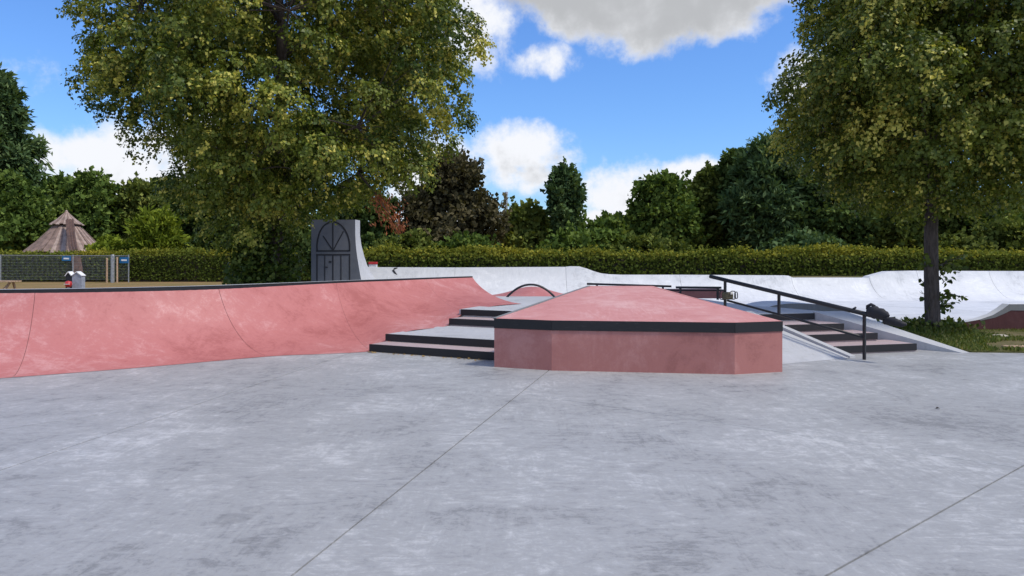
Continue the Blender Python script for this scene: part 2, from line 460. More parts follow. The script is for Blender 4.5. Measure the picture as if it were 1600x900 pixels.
def ramp_pt(u, k):
    c, b = cr(CT, u), cr(BT, u)
    b.z = max(0, b.z); ph = R(62)
    h = math.sin(ph * k) / math.sin(ph); v = (1 - math.cos(ph * k)) / (1 - math.cos(ph))
    return Vector((b.x + (c.x - b.x) * h, b.y + (c.y - b.y) * h, b.z + (QH - b.z) * v + .004))


qp = empty('quarter_pipe', (-4, 11, 0), 'long curved pink concrete quarter pipe with black coping beside the steps', 'quarter pipe')
cuts = [0, 2, 4, 6, 9.2, 11]
for i in range(5):
    u0, u1 = cuts[i] + (.0022 if i else 0), cuts[i + 1] - (.0022 if i < 4 else 0)
    n = max(6, int((u1 - u0) * 9))
    MB().grid([[ramp_pt(u0 + (u1 - u0) * a / n, k / 18) for a in range(n + 1)] for k in range(19)]).build('panel', M_pink, qp, smooth=True)
# body under the skin: shows only in the joints and from the side
rows = []
for k in range(19):
    rows.append([ramp_pt(11 * a / 60, k / 18) + Vector((0, 0, -.016)) for a in range(61)])
body = MB().grid(rows)
end = [ramp_pt(11, k / 18) + Vector((0, 0, -.004)) for k in range(19)]
body.add(end + [Vector((end[-1].x, end[-1].y, 0)), Vector((end[0].x, end[0].y, 0))], [tuple(range(21))])
body.build('body', M_pinkjoint, qp, smooth=False)


def off(u, d_):
    c, b = cr(CT, u), cr(BT, u); n_ = Vector((c.x - b.x, c.y - b.y, 0)).normalized()
    return Vector((c.x, c.y, 0)) + n_ * d_


cop = MB()
rows = [[], [], [], [], []]
for a in range(81):
    u = 11 * a / 80
    for r_, (d_, z) in enumerate(((-.02, QH - .048), (-.02, QH + .022), (.05, QH + .022), (.05, QH - .048), (-.02, QH - .048))):
        p = off(u, d_); rows[r_].append(Vector((p.x, p.y, z)))
cop.grid(rows).build('coping', M_steel, qp)
dk = MB()
rows = [[], [], []]
for a in range(61):
    u = 11 * a / 60
    for r_, (d_, z) in enumerate(((.05, QH + .012), (.62, QH + .006), (.62, 0))):
        p = off(u, d_); rows[r_].append(Vector((p.x, p.y, z)))
dk.grid(rows).build('deck', M_deck, qp)

# ------------------------------------------------------------------ raised deck in the middle
ZD = .492
deck = MB().prism([(-1.0, 14.02), (.9, 13.07), (1.45, 12.2), (2.3, 12.2), (3.1, 12.3), (4.1, 12.72), (5.30, 13.03), (5.9, 13.12), (4.75, 15.4), (4.3, 18.5), (-.9, 18.5), (-.6, 15.0)], .0, ZD - .002)
dko = deck.build('raised_deck', M_deck)
tag(dko, 'low pale concrete platform between the two flights of steps', 'platform')

# ------------------------------------------------------------------ left steps
def line_steps(root, items, mats, nose_h=.105):
    for k, (a, b, back, ztop, zbot) in enumerate(items):
        a = Vector((*a, 0)); b = Vector((*b, 0)); d_ = (b - a).normalized(); n_ = Vector((-d_.y, d_.x, 0))
        if n_.y < 0: n_ = -n_
        tr = MB().prism([(a.x, a.y), (b.x, b.y), (b.x + n_.x * back, b.y + n_.y * back), (a.x + n_.x * back, a.y + n_.y * back)], max(0, zbot - .02), ztop - .001 * (k + 1))
        tro = tr.build('tread', mats[k], root)
        o_ = n_ * -.006
        ns = MB().beam(a + o_ + Vector((0, 0, ztop - nose_h / 2 + .003)), b + o_ + Vector((0, 0, ztop - nose_h / 2 + .003)), .03, nose_h)
        ns.build('nosing', M_nose, tro, bevel=.004)


dl = Vector((.895, -.446))
ls = empty('steps', (-1, 12.3, 0), 'low flight of pink-grey steps with black edges beside the pink quarter pipe', 'steps')
items = []
for (x, y, L, back, zt, zb) in ((-2.23, 11.60, 2.95, .6, .116, 0), (-2.05, 12.03, 3.0, 1.9, .232, 0), (-1.14, 13.47, 2.3, .8, .361, .1), (-.96, 13.97, 2.1, .25, .492, .2)):
    items.append(((x, y), (x + dl.x * L, y + dl.y * L), back, zt, zb))
line_steps(ls, items, [M_tread, M_deck, M_tread, M_deck], .112)

# ------------------------------------------------------------------ right steps, bank and ledge
rs = empty('steps', (5, 12, 0), 'short flight of steps with black edges under the sloping handrail', 'steps')
dr = Vector((-.965, -.262))
items = []
for (x, y, L, back, zt, zb) in ((5.32, 13.02, 1.22, .25, .492, .2), (5.54, 12.36, 1.12, .85, .372, 0), (5.94, 12.03, 1.335, .55, .25, 0), (6.35, 11.62, 1.52, .6, .125, 0)):
    items.append(((x, y), (x + dr.x * L, y + dr.y * L), back, zt, zb))
line_steps(rs, items, [M_deck, M_tread, M_tread, M_tread], .108)

bank = empty('bank', (4, 11.3, 0), 'smooth pale concrete bank between the pink pad and the right-hand steps', 'bank')
MB().add([(3.0, 12.25, ZD), (4.02, 12.72, ZD), (4.97, 10.86, .002), (3.3, 10.02, .002), (3.0, 12.25, 0), (4.02, 12.72, 0)],
         [(0, 3, 2, 1), (1, 2, 5), (0, 4, 3), (0, 1, 5, 4)]).build('slope', M_deck, bank)
MB().add([(4.02, 12.72, ZD + .06), (4.12, 12.74, ZD + .06), (5.06, 10.90, .03), (4.96, 10.85, .03), (4.02, 12.72, 0), (4.12, 12.74, 0), (4.96, 10.85, 0), (5.06, 10.90, 0)],
         [(0, 3, 2, 1), (0, 4, 6, 3), (1, 2, 7, 5), (2, 3, 6, 7), (0, 1, 5, 4)]).build('edge', M_deck, bank)
hub = MB().add([(5.31, 13.05, ZD + .03), (5.92, 13.16, ZD + .03), (7.1, 11.48, .004), (6.95, 11.43, .004), (5.31, 13.05, 0), (5.92, 13.16, 0), (7.1, 11.48, 0), (6.95, 11.43, 0)],
               [(0, 3, 2, 1), (0, 4, 7, 3), (1, 2, 6, 5), (0, 1, 5, 4), (2, 3, 7, 6)]).build('sloping_ledge', M_deck)
tag(hub, 'pale sloping concrete ledge between the steps and the grass', 'ledge')

# ------------------------------------------------------------------ pink manual pad
FT = [(-.24, 10.0), (.52, 9.68), (2.82, 9.36), (3.5, 9.57), (2.34, 12.3), (1.28, 12.3)]
ZF, ZB = .655, 1.0
ztop = [ZF, ZF, ZF, ZF, ZB, ZB]
pad = empty('manual_pad', (1.7, 10.6, 0), 'low pink concrete pad with sloping top and black steel edge', 'skate pad')
NH = .128
for i in range(6):
    j = (i + 1) % 6
    a, b = FT[i], FT[j]; za, zb = ztop[i], ztop[j]
    cx, cy = 1.7, 10.8
    inn = lambda p: (p[0] + (cx - p[0]) * .05, p[1] + (cy - p[1]) * .05)
    a2, b2 = inn(a), inn(b)
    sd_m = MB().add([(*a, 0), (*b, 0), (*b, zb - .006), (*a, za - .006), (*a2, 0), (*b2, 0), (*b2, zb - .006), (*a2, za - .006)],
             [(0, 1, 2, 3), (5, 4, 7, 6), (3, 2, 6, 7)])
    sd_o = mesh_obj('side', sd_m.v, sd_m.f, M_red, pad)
    if i < 3:
        n_ = Vector((b[1] - a[1], a[0] - b[0], 0)).normalized(); d_ = (Vector((*b, 0)) - Vector((*a, 0))).normalized()
        A = Vector((*a, 0)) + n_ * .001; B = Vector((*b, 0)) + n_ * .001
        MB().beam(A + Vector((0, 0, ZF - NH / 2)), B + Vector((0, 0, ZF - NH / 2)), .02, NH).build('edge_plate', M_nose, sd_o)
# top: slightly dished grid so the surface is not dead flat
rows = []
fr = [Vector((*FT[0], ZF)), Vector((*FT[1], ZF)), Vector((*FT[2], ZF)), Vector((*FT[3], ZF))]
for r_ in range(11):
    k = r_ / 10; row = []
    for q in range(13):
        s = q / 12 * 3; i = min(int(s), 2); f_ = fr[i].lerp(fr[i + 1], s - i)
        bk = Vector((*FT[5], ZB)).lerp(Vector((*FT[4], ZB)), q / 12)
        p = f_.lerp(bk, k); p.z += .002 + .006 * math.sin(p.x * 2.2 + p.y) * math.sin(math.pi * k)
        row.append(p)
    rows.append(row)
MB().grid(rows).build('top', M_pad, pad, smooth=True)
MB().beam(Vector((*FT[0], ZF + .002)), Vector((*FT[5], ZB + .002)), .05, .012).build('edge_trim', M_grey_dark, pad)

# ------------------------------------------------------------------ handrail
p3 = Vector((5.1, 10.7, 0)); p1 = Vector((3.69, 12.8, ZD)); p0 = Vector((3.52, 13.06, 0))
dh = (p3 - Vector((p1.x, p1.y, 0)))


def on_rail(k, top=True):
    """k = 0 at the upper post, 1 at the lower post"""
    x = p1.x + dh.x * k; y = p1.y + dh.y * k
    return Vector((x, y, (1.085 + (.665 - 1.085) * k) - (0 if top else .345)))


hr = empty('handrail', (p3.x, p3.y, 0), 'black steel handrail sloping down over the right-hand steps', 'handrail')
MB().tube([on_rail(-.13), on_rail(.3), on_rail(.7), on_rail(1.2)], .034, 12).build('top_rail', M_steel, hr, smooth=True)
MB().tube([on_rail(0.02, False), on_rail(.5, False), on_rail(.995, False)], .019, 10).build('lower_rail', M_steel, hr, smooth=True)
for k, zb in ((0, ZD), (.43, None), (1.0, 0)):
    a = on_rail(k); b = a.copy(); b.z = on_rail(k, False).z - .01 if zb is None else zb
    MB().box(((a.x + b.x) / 2, (a.y + b.y) / 2, (a.z + b.z) / 2), (.036, .036, a.z - b.z), .6).build('post', M_steel, hr)
# black rucksack lying over the lower end of the rail
bg = empty('bag', on_rail(1.06), 'small black bag slung over the lower end of the handrail', 'bag')
c0 = on_rail(1.08) + Vector((0, 0, .055))
m_ = MB(); rows = []
dax = (on_rail(1.2) - on_rail(1.0)).normalized(); sax = dax.cross(Vector((0, 0, 1))).normalized(); uax = sax.cross(dax)
for i in range(11):
    k = i / 10; L = (k - .5) * .34; rr = (.02, .06, .085, .09, .088, .085, .08, .075, .065, .05, .012)[i]
    rows.append([c0 + dax * L + (sax * math.cos(a) * .8 + uax * math.sin(a) * (1 + .12 * math.sin(i * 2.1))) * rr for a in [2 * math.pi * q / 14 for q in range(15)]])
m_.grid(rows).build('body', M_fabric, bg, smooth=True)
m_ = MB(); e0 = on_rail(1.1)
m_.tube([e0 + dax * .05 - uax * .035, e0 + dax * .16 - uax * .01, e0 + dax * .30 - uax * .02, e0 + dax * .36 - uax * .005], [.05, .06, .045, .02], 10).build('pocket', M_fabric, bg, smooth=True)
MB().tube([c0 - dax * .16 + uax * .02, c0 - dax * .17 + uax * .06, c0 - dax * .12 + uax * .10, c0 - dax * .06 + uax * .085], .022, 8).build('handle', M_fabric, bg, smooth=True)
MB().tube([on_rail(.93) + uax * .02, on_rail(.945) + uax * .062], [.02, .014], 8).build('buckle', M_black, bg, smooth=True)

# canvas bag with wire handles hung at the upper post
cb = empty('shoulder_bag', on_rail(0, False), 'small olive bag with black loops hung on the upper post of the handrail', 'bag')
bc = on_rail(0, False) + Vector((.03, -.06, .085))
MB().box(bc + Vector((-.005, 0, -.01)), (.19, .07, .13)).build('body', M_olive, cb, bevel=.025)
MB().box(bc + Vector((.055, -.04, .035)), (.05, .02, .045), .3).build('tag', M_paleplastic, cb, bevel=.008)
for cx_, w_, h_ in ((-.09, .1, .15), (.085, .09, .14), (.14, .05, .11)):
    c = bc + Vector((cx_, -.005, 0)); pts = []
    for q in range(17):
        a = 2 * math.pi * q / 16
        pts.append(c + Vector((w_ / 2 * math.copysign(abs(math.cos(a)) ** .5, math.cos(a)), .01 * math.sin(a * 2), h_ / 2 * math.copysign(abs(math.sin(a)) ** .5, math.sin(a)))))
    MB().tube(pts, .0085, 6, False).build('loop', M_black, cb, smooth=True)

# ------------------------------------------------------------------ things on the deck
ar = MB(); pts = []
for q in range(25):
    a = math.pi * q / 24; s_ = -math.cos(a)
    A = P(792, 464, ZD); B = P(867, 464, ZD); c = (A + B) / 2
    hx = (B.x - A.x) / 2
    pts.append(Vector((c.x + s_ * hx, c.y, ZD - .01 + .315 * (1 - abs(s_) ** 2.1))))
arc = ar.tube(pts, .027, 10).build('rainbow_rail', M_steel, smooth=True)
tag(arc, 'small black steel arch rail standing on the pale platform', 'skate rail')

hm = MB(); rows = []
for i in range(15):
    v = i / 14; row = []
    for j in range(31):
        u = j / 30
        x = -1.6 + 4.0 * u; y = 18.7 + 3.2 * v
        z = (.40 + .26 * math.exp(-((x - .55) / .72) ** 2)) * math.sin(math.pi * v) ** .35
        row.append((x, y, max(.0, z if 0 < i < 14 else 0)))
    rows.append(row)
hmo = hm.grid(rows).build('hump', M_pink, smooth=True)
tag(hmo, 'rounded pink concrete hump behind the black arch rail', 'skate hump')


def flat_rail(label, xa, xb, ya, yb, dep, posts):
    a, b = D(xa, ya, dep), D(xb, yb, dep)
    r_ = empty('flat_rail', (a.x, dep, ZD), label, 'skate rail')
    MB().beam(a, b, .05, .05).build('rail', M_steel, r_, bevel=.006)
    for k in posts:
        p = a.lerp(b, k)
        MB().box((p.x, p.y, (p.z + ZD) / 2 - .01), (.045, .045, p.z - ZD), 0).build('leg', M_steel, r_)


flat_rail('longer black flat rail rising just behind the pink pad', 917, 1049, 443.5, 447.5, 18.2, (.12, .90))
flat_rail('shorter black flat rail in front of the red ledge', 1056, 1127, 449, 449.5, 17.2, (.1, .92))
lb = empty('grind_ledge', (4.2, 18.2, ZD), 'long low red concrete ledge with black edge behind the flat rails', 'ledge')
a, b = D(996, 452, 17.9), D(1133, 452, 17.9)
MB().box(((a.x + b.x) / 2, 18.2, ZD + .085), (b.x - a.x, .55, .21)).build('body', M_red, lb)
MB().box(((a.x + b.x) / 2, 17.94, ZD + .178), (b.x - a.x + .004, .05, .035)).build('edge_plate', M_nose, lb)

# low kicker; shade on the end towards us put into dark grey
kk = empty('kicker', (6.7, 16.6, 0), 'low rounded kicker with shade-coloured dark front behind the right-hand steps', 'skate ramp')
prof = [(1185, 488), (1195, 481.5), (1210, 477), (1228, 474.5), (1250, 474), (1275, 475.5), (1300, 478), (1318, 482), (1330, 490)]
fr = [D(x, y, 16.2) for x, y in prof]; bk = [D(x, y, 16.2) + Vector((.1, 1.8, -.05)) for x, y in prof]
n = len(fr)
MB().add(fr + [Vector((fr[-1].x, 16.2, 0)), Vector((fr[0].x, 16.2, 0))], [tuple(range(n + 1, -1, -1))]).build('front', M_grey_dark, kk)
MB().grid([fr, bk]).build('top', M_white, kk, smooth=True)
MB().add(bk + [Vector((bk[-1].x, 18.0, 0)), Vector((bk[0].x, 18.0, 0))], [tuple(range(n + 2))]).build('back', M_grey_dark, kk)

# ------------------------------------------------------------------ white rear wall with transition
wall = empty('rear_quarter_pipe', (5, 26, 0), 'long white concrete quarter pipe wall in front of the hedge', 'quarter pipe')
WD = 26.0
topline = [(548, 418.5), (560, 418), (711, 418.5), (884, 417.5), (892, 416.6), (906, 416.8), (916, 419.5), (928, 424), (940, 427.5), (955, 429.3), (975, 430), (1062, 430),
           (1232, 431), (1240, 434.5), (1356, 434.5), (1360, 432), (1388, 424.5), (1432, 423.5), (1545, 424), (1700, 424.5), (1900, 424)]


def topy(x):
    for (x0, y0), (x1, y1) in zip(topline, topline[1:]):
        if x0 <= x <= x1: return y0 + (y1 - y0) * (x - x0) / (x1 - x0)


wcuts = [548, 711, 884, 1062, 1236, 1358, 1432, 1545, 1900]
for i in range(len(wcuts) - 1):
    x0, x1 = wcuts[i] + (.16 if i else 0), wcuts[i + 1] - (.16 if i < len(wcuts) - 2 else 0)
    xs = sorted(set([x0 + (x1 - x0) * q / 14 for q in range(15)] + [x for x, _ in topline if x0 < x < x1]))
    rows = []
    for k in range(13):
        ph = R(72) * k / 12; row = []
        for x in xs:
            tp = D(x, topy(x), WD); tz = tp.z
            h = math.sin(ph) / math.sin(R(72)); v = (1 - math.cos(ph)) / (1 - math.cos(R(72)))
            row.append(Vector((tp.x, WD - 1.5 * (1 - h), .006 + tz * v)))
        rows.append(row)
    m_ = MB().grid(rows)
    rows2 = [rows[-1], [p + Vector((0, .45, 0)) for p in rows[-1]], [Vector((p.x, p.y + .46, -.02)) for p in rows[-1]]]
    m_.grid(rows2)
    m_.build('panel', M_white, wall, smooth=False)
    me = wall.children[-1].data
    me.polygons.foreach_set('use_smooth', [abs(p.normal.y) > .05 and p.normal.z < .999 for p in me.polygons])
back = MB().box((9.4, WD + .2, .33), (29.5, .3, .6)); back.build('core', M_grey_dark, wall)
# spray-painted black squiggle on its left end
def on_wall(px, py):
    y_ = WD
    for _ in range(6):
        p = D(px, py, y_); tz = D(px, topy(px), WD).z
        y_ = WD - 1.5 * (1 - math.sin(math.acos(1 - min(1, p.z / tz) * (1 - math.cos(R(72))))) / math.sin(R(72)))
    return D(px, py, y_ + .012)


sq = MB().tube([on_wall(621, 418.8), on_wall(616.5, 420), on_wall(614.5, 422.5), on_wall(617, 426.5), on_wall(620.5, 429.5)], [.025, .04, .045, .04, .02], 8)
sq.build('painted_mark', M_black, wall)
rb = empty('crate', D(581, 416, 26.4), 'small red and white box standing behind the white wall', 'box')
c = D(583, 412, 26.7)
MB().box((c.x, c.y, c.z - .5), (.27, .24, .96)).build('body', M_whitep, rb)
MB().box((c.x, c.y - .01, c.z + .02), (.29, .26, .09)).build('lid', M_redp, rb, bevel=.01)

# ------------------------------------------------------------------ tall end piece with painted gate
tw = empty('tower', (-5.8, 24, 0), 'tall grey concrete wall piece with an arched gate drawn in black', 'skate wall')
fx = [(2.68, -5.09), (2.2, -5.09), (1.85, -5.07), (1.5, -5.03), (1.2, -4.98), (.9, -4.93), (.6, -4.87), (0, -4.72)]
bx_ = [(2.69, -5.09), (2.2, -5.09), (1.85, -5.04), (1.5, -4.95), (1.2, -4.85), (.9, -4.70), (.6, -4.48), (0, -3.85)]
TF, TB = 24.0, 24.75
L = -6.52
f_pts = [Vector((x, TF, z)) for z, x in fx]; b_pts = [Vector((x, TB, z)) for z, x in bx_]
n = len(f_pts)
MB().add(f_pts + [Vector((L, TF, 0)), Vector((L, TF, 2.68))], [tuple(range(n + 1, -1, -1))]).build('face', M_tower, tw)
MB().grid([f_pts, b_pts]).build('riding_surface', M_deck, tw, smooth=True)
MB().add([(L, TF, 0), (L, TB, 0), (L, TB, 2.69), (L, TF, 2.68), (-5.09, TB, 2.69), (-5.09, TF, 2.68)] + [tuple(p) for p in b_pts],
         [(0, 1, 2, 3), (3, 2, 4, 5), tuple([1] + list(range(6 + n - 1, 5, -1)) + [2])]).build('body', M_tower, tw)


def strip(name, pts, w, par, y=TF - .008):
    q = [Vector((p.x, y, p.z)) for p in pts]; m = MB()
    v = []; f = []
    for i, p in enumerate(q):
        d_ = (q[min(i + 1, len(q) - 1)] - q[max(i - 1, 0)]).normalized(); s = Vector((-d_.z, 0, d_.x)) * w / 2
        v += [p + s, p - s, p + s + Vector((0, .014, 0)), p - s + Vector((0, .014, 0))]
    for i in range(len(q) - 1):
        a = i * 4; b = a + 4
        f += [(a, b, b + 1, a + 1), (a, a + 2, b + 2, b), (a + 1, b + 1, b + 3, a + 3)]
    m.add(v, f).build(name, M_black, par)


T_ = lambda px, py: D(470 + px / 7.5, 330 + py / 7.5, TF)
arcp = [(192, 465), (190, 400), (203, 310), (235, 220), (290, 155), (375, 122), (455, 152), (515, 215), (555, 300), (572, 390), (572, 465)]
arcp = [Vector((x, y, 0)) for x, y in arcp]
strip('arch_line', [T_(*cr(arcp, u / 4)[:2]) for u in range(0, 41)], .045, tw)
strip('cross_line', [T_(180, 467), T_(580, 464)], .05, tw)
strip('cross_line', [T_(180, 512), T_(580, 509)], .05, tw)
for x in (190, 281, 376, 471, 572):
    strip('bar_line', [T_(x, 520), T_(x, 860)], .04 if x not in (281, 471) else .03, tw, TF - .0085)
strip('ray_line', [T_(376, 455), T_(376, 130)], .034, tw, TF - .009)
strip('ray_line', [T_(372, 455), T_(262, 290)], .034, tw, TF - .0095)
strip('ray_line', [T_(382, 455), T_(500, 235)], .034, tw, TF - .0095)
strip('latch_mark', [T_(330, 592), T_(360, 596)], .06, tw, TF - .01)
strip('latch_mark', [T_(290, 655), T_(318, 658)], .04, tw, TF - .01)

# ------------------------------------------------------------------ dark red ramp seen from its end
rr_ = empty('quarter_pipe', (10.5, 15, 0), 'dark red sided quarter pipe with white curved face beyond the grass', 'quarter pipe')
pr = [(1440, 507), (1480, 506), (1505, 504), (1530, 499.5), (1552, 492), (1567, 483), (1577, 475.3)]
f_ = [D(x, y, 14.9) for x, y in pr]; f_[0].z = .015
pl_ = [f_[-1] + Vector((2.6, 0, 0))]
z0 = -.01
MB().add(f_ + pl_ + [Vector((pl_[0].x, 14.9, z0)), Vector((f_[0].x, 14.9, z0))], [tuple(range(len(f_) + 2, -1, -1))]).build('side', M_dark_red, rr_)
MB().grid([f_, [p + Vector((0, .22, 0)) for p in f_]]).build('riding_surface', M_white, rr_, smooth=True)
MB().grid([[f_[-1] + Vector((0, 0, .001)), pl_[0]], [f_[-1] + Vector((0, .22, .001)), pl_[0] + Vector((0, .22, 0))]]).build('platform', M_white, rr_)
band = [p + Vector((0, -.006, 0)) for p in f_[3:]] + [pl_[0] + Vector((0, -.006, 0))]
low = [p + Vector((.03, 0, -.02 - .035 * i)) for i, p in enumerate(band)]
MB().grid([band, low]).build('top_band', M_grey_dark, rr_)

# ------------------------------------------------------------------ leaves
def leaf_mesh(name, pos, size, axis, nrm, tint, mat, parent, shape='leaf', label=None):
    n = len(pos)
    axis = axis / np.linalg.norm(axis, axis=1, keepdims=True)
    nrm = nrm - axis * (axis * nrm).sum(1, keepdims=True); nrm /= np.linalg.norm(nrm, axis=1, keepdims=True) + 1e-9
    side = np.cross(nrm, axis); s = size[:, None]
    if shape == 'leaf':
        pat = [(0, 0, 0), (.22, .40, .10), (.62, .34, .08), (1.0, 0, -.12), (.62, -.34, .08), (.22, -.40, .10)]
    elif shape == 'quad':
        pat = [(0, 0, 0), (.5, .42, .1), (1.0, 0, -.1), (.5, -.42, .1)]
    elif shape == 'oval':
        pat = [(0, .1, 0), (.45, .44, .1), (1.0, 0, -.12), (.4, -.44, .1)]
    elif shape == 'long':
        pat = [(0, 0, 0), (.5, .17, .05), (1.0, 0, -.1), (.5, -.17, .05)]
    else:
        pat = [(0, .5, 0), (1, 0, 0), (0, -.5, 0)]
    k = len(pat)
    V = np.empty((n, k, 3), np.float32)
    for i, (a, b, c) in enumerate(pat):
        V[:, i] = pos + axis * s * a + side * s * b + nrm * s * c
    me = bpy.data.meshes.new(name)
    me.vertices.add(n * k); me.vertices.foreach_set('co', V.ravel())
    me.loops.add(n * k); me.loops.foreach_set('vertex_index', np.arange(n * k, dtype=np.int32))
    me.polygons.add(n); me.polygons.foreach_set('loop_start', np.arange(0, n * k, k, dtype=np.int32))
    at = me.attributes.new('tint', 'FLOAT', 'POINT'); at.data.foreach_set('value', np.repeat(tint, k).astype(np.float32))
    me.materials.append(mat); me.update(); me.validate()
    o = bpy.data.objects.new(name, me); COL.objects.link(o)
    if parent is not None:
        o.parent = parent; o.matrix_parent_inverse = parent.matrix_basis.inverted()
    return o


def rand_dirs(n):
    v = rng.normal(size=(n, 3)); return v / np.linalg.norm(v, axis=1, keepdims=True)


def interp(tab, h):
    hs = [a for a, *_ in tab]
    return [float(np.interp(h, hs, [r_[i] for r_ in tab])) for i in range(1, len(tab[0]))]


def lime_tree(name, label, base, prof, n_clump, per, leaf, mat, seed, trunk_r, zfork, ztopc, holes=.40, lean=0.0, group=None):
    """prof rows: (height, reach to -x, reach to +x, reach in y)"""
    global rng
    rng = np.random.default_rng(seed); random.seed(seed)
    root = empty(name, base, label, 'tree', group); bx, by, bz = base
    # trunk and leader
    tb = MB(); pts = []; rad = []
    for i in range(14):
        k = i / 13; z = k * ztopc * .93
        pts.append(Vector((bx + lean * k + .10 * math.sin(k * 5 + seed), by + .10 * math.cos(k * 4 + seed), bz + z - .05)))
        rad.append(trunk_r * (1 - .93 * k) ** .8 + .012)
    fl = [pts[0].lerp(pts[1], k) for k in (0, .12, .3)]; tb.tube(fl + pts[1:], [trunk_r * 1.65, trunk_r * 1.22, trunk_r * 1.03] + rad[1:], 14)
    zs = np.array([p.z - bz for p in pts])

    def trunk_at(z):
        k = np.interp(z, zs, np.arange(len(pts))); i = min(int(k), len(pts) - 2); return pts[i].lerp(pts[i + 1], k - i)
    # clump centres within the envelope
    cs = []; tries = 0
    zlo, zhi = prof[0][0], prof[-1][0]
    while len(cs) < n_clump and tries < n_clump * 60:
        tries += 1
        z = zlo + (zhi - zlo) * random.random(); a = random.random() * 2 * math.pi
        l, r_, dy = interp(prof, z)
        rx = (r_ if math.cos(a) > 0 else l); R_ = 1 / math.sqrt((math.cos(a) / max(rx, .05)) ** 2 + (math.sin(a) / max(dy, .05)) ** 2)
        lump = 1 + .16 * mnoise.noise(Vector((math.cos(a) * 1.6 + seed, math.sin(a) * 1.6, z * .75)))
        q = random.random() ** .40
        lump *= .93
        if q > .8 and random.random() < .16: lump *= random.uniform(1.06, 1.17)      # boughs that stick out
        x, y = math.cos(a) * R_ * q * lump, math.sin(a) * R_ * q * lump
        if any((x - c[0]) ** 2 + (y - c[1]) ** 2 + ((z - c[2]) * 1.3) ** 2 < .50 ** 2 for c in cs): continue
        nz = mnoise.noise(Vector((x * .62 + seed * 3, y * .62, z * .62)))
        if nz < -holes * (.6 + .4 * q): continue
        cs.append((x, y, z, q))
    # limbs: each clump hangs on a thin branch; main limbs shared by sector
    br = MB()
    limbs = []
    for i in range(16):
        z0_ = zfork + (ztopc * .72 - zfork) * (i / 15); a = i * 2.399 + seed
        l, r_, dy = interp(prof, min(zhi, z0_ + 1.2)); R_ = .72 * 1 / math.sqrt((math.cos(a) / max(r_ if math.cos(a) > 0 else l, .3)) ** 2 + (math.sin(a) / max(dy, .3)) ** 2)
        p0_ = trunk_at(z0_); pts_ = []
        for q in range(6):
            k = q / 5
            pts_.append(p0_ + Vector((math.cos(a) * R_ * k, math.sin(a) * R_ * k, 1.25 * k ** .8 + .12 * math.sin(k * 7 + i) * k)))
        limbs.append(pts_); br.tube(pts_, [trunk_r * .42 * (1 - .85 * q / 5) * (1 - .5 * i / 15) + .008 for q in range(6)], 7)
    nodes = [p for L_ in limbs for p in L_[1:]] + [trunk_at(z) for z in np.linspace(zfork, ztopc * .9, 10)]
    for (x, y, z, q) in cs[::2]:
        c = Vector((bx + x, by + y, bz + z)); nb = min(nodes, key=lambda p: (p - c).length + .6 * max(0, p.z - c.z))
        mid = nb.lerp(c, .55) + Vector((random.uniform(-.12, .12), random.uniform(-.12, .12), .1))
        br.tube([nb, mid, c], [.018, .011, .004], 4, False)
    # foliage: sprays of leaves that hang off each clump centre
    P_, A_, N_, S_, T_2 = [], [], [], [], []
    for (x, y, z, q) in cs:
        rc = random.uniform(.28, .54) * (1.0 if q > .6 else 1.15); n = max(40, int(per * (rc / .37) ** 2 * random.uniform(.8, 1.2)))
        c = np.array([bx + x, by + y, bz + z])
        out = np.array([x, y, 0.0]); out /= np.linalg.norm(out) + .01
        # a bough end: leafy sprays over the outer and upper side, drooping at the rim
        sprays = max(8, n // 12)
        dv = rand_dirs(sprays) + out * .35 + np.array([0, 0, .30]); dv /= np.linalg.norm(dv, axis=1, keepdims=True)
        sc = c + dv * rc * rng.uniform(.55, 1.0, (sprays, 1)) * np.array([1.15, 1.15, .72])
        sdir = dv * .55 + out * .45 + rand_dirs(sprays) * .35 + np.array([0, 0, -.40]); sdir /= np.linalg.norm(sdir, axis=1, keepdims=True)
        which = rng.integers(0, sprays, n); tt = rng.random(n)
        p = sc[which] + sdir[which] * (tt * .26)[:, None] + rng.normal(size=(n, 3)) * .035
        p[:, 2] -= .07 * tt ** 2
        ax = sdir[which] * .5 + rand_dirs(n) * .7 + np.array([0, 0, -.45])
        nr = rand_dirs(n) * .42 + dv[which] * 1.0 + np.array([0, 0, .22])
        clump_t = random.gauss(0, .15)
        tint = np.clip(rng.normal(.34 + clump_t, .13, n), 0, 1)
        pale = rng.random(sprays) < random.uniform(.05, .32)              # sprays of pale flower bracts, share raised to paint sunlit highlights
        br_mask = pale[which] & (rng.random(n) < .62)
        tint[br_mask] = rng.uniform(.62, 1.0, br_mask.sum())
        sz = leaf * rng.uniform(.65, 1.25, n)
        P_.append(p); A_.append(ax); N_.append(nr); S_.append(sz); T_2.append(tint)
    tb.build('trunk', M_bark, root, smooth=True); br.build('branches', M_bark, root, smooth=True)
    cr_ = leaf_mesh('crown', np.concatenate(P_), np.concatenate(S_), np.concatenate(A_), np.concatenate(N_), np.concatenate(T_2), mat, root, 'oval')
    tag(cr_, kind='stuff')
    return root, cs


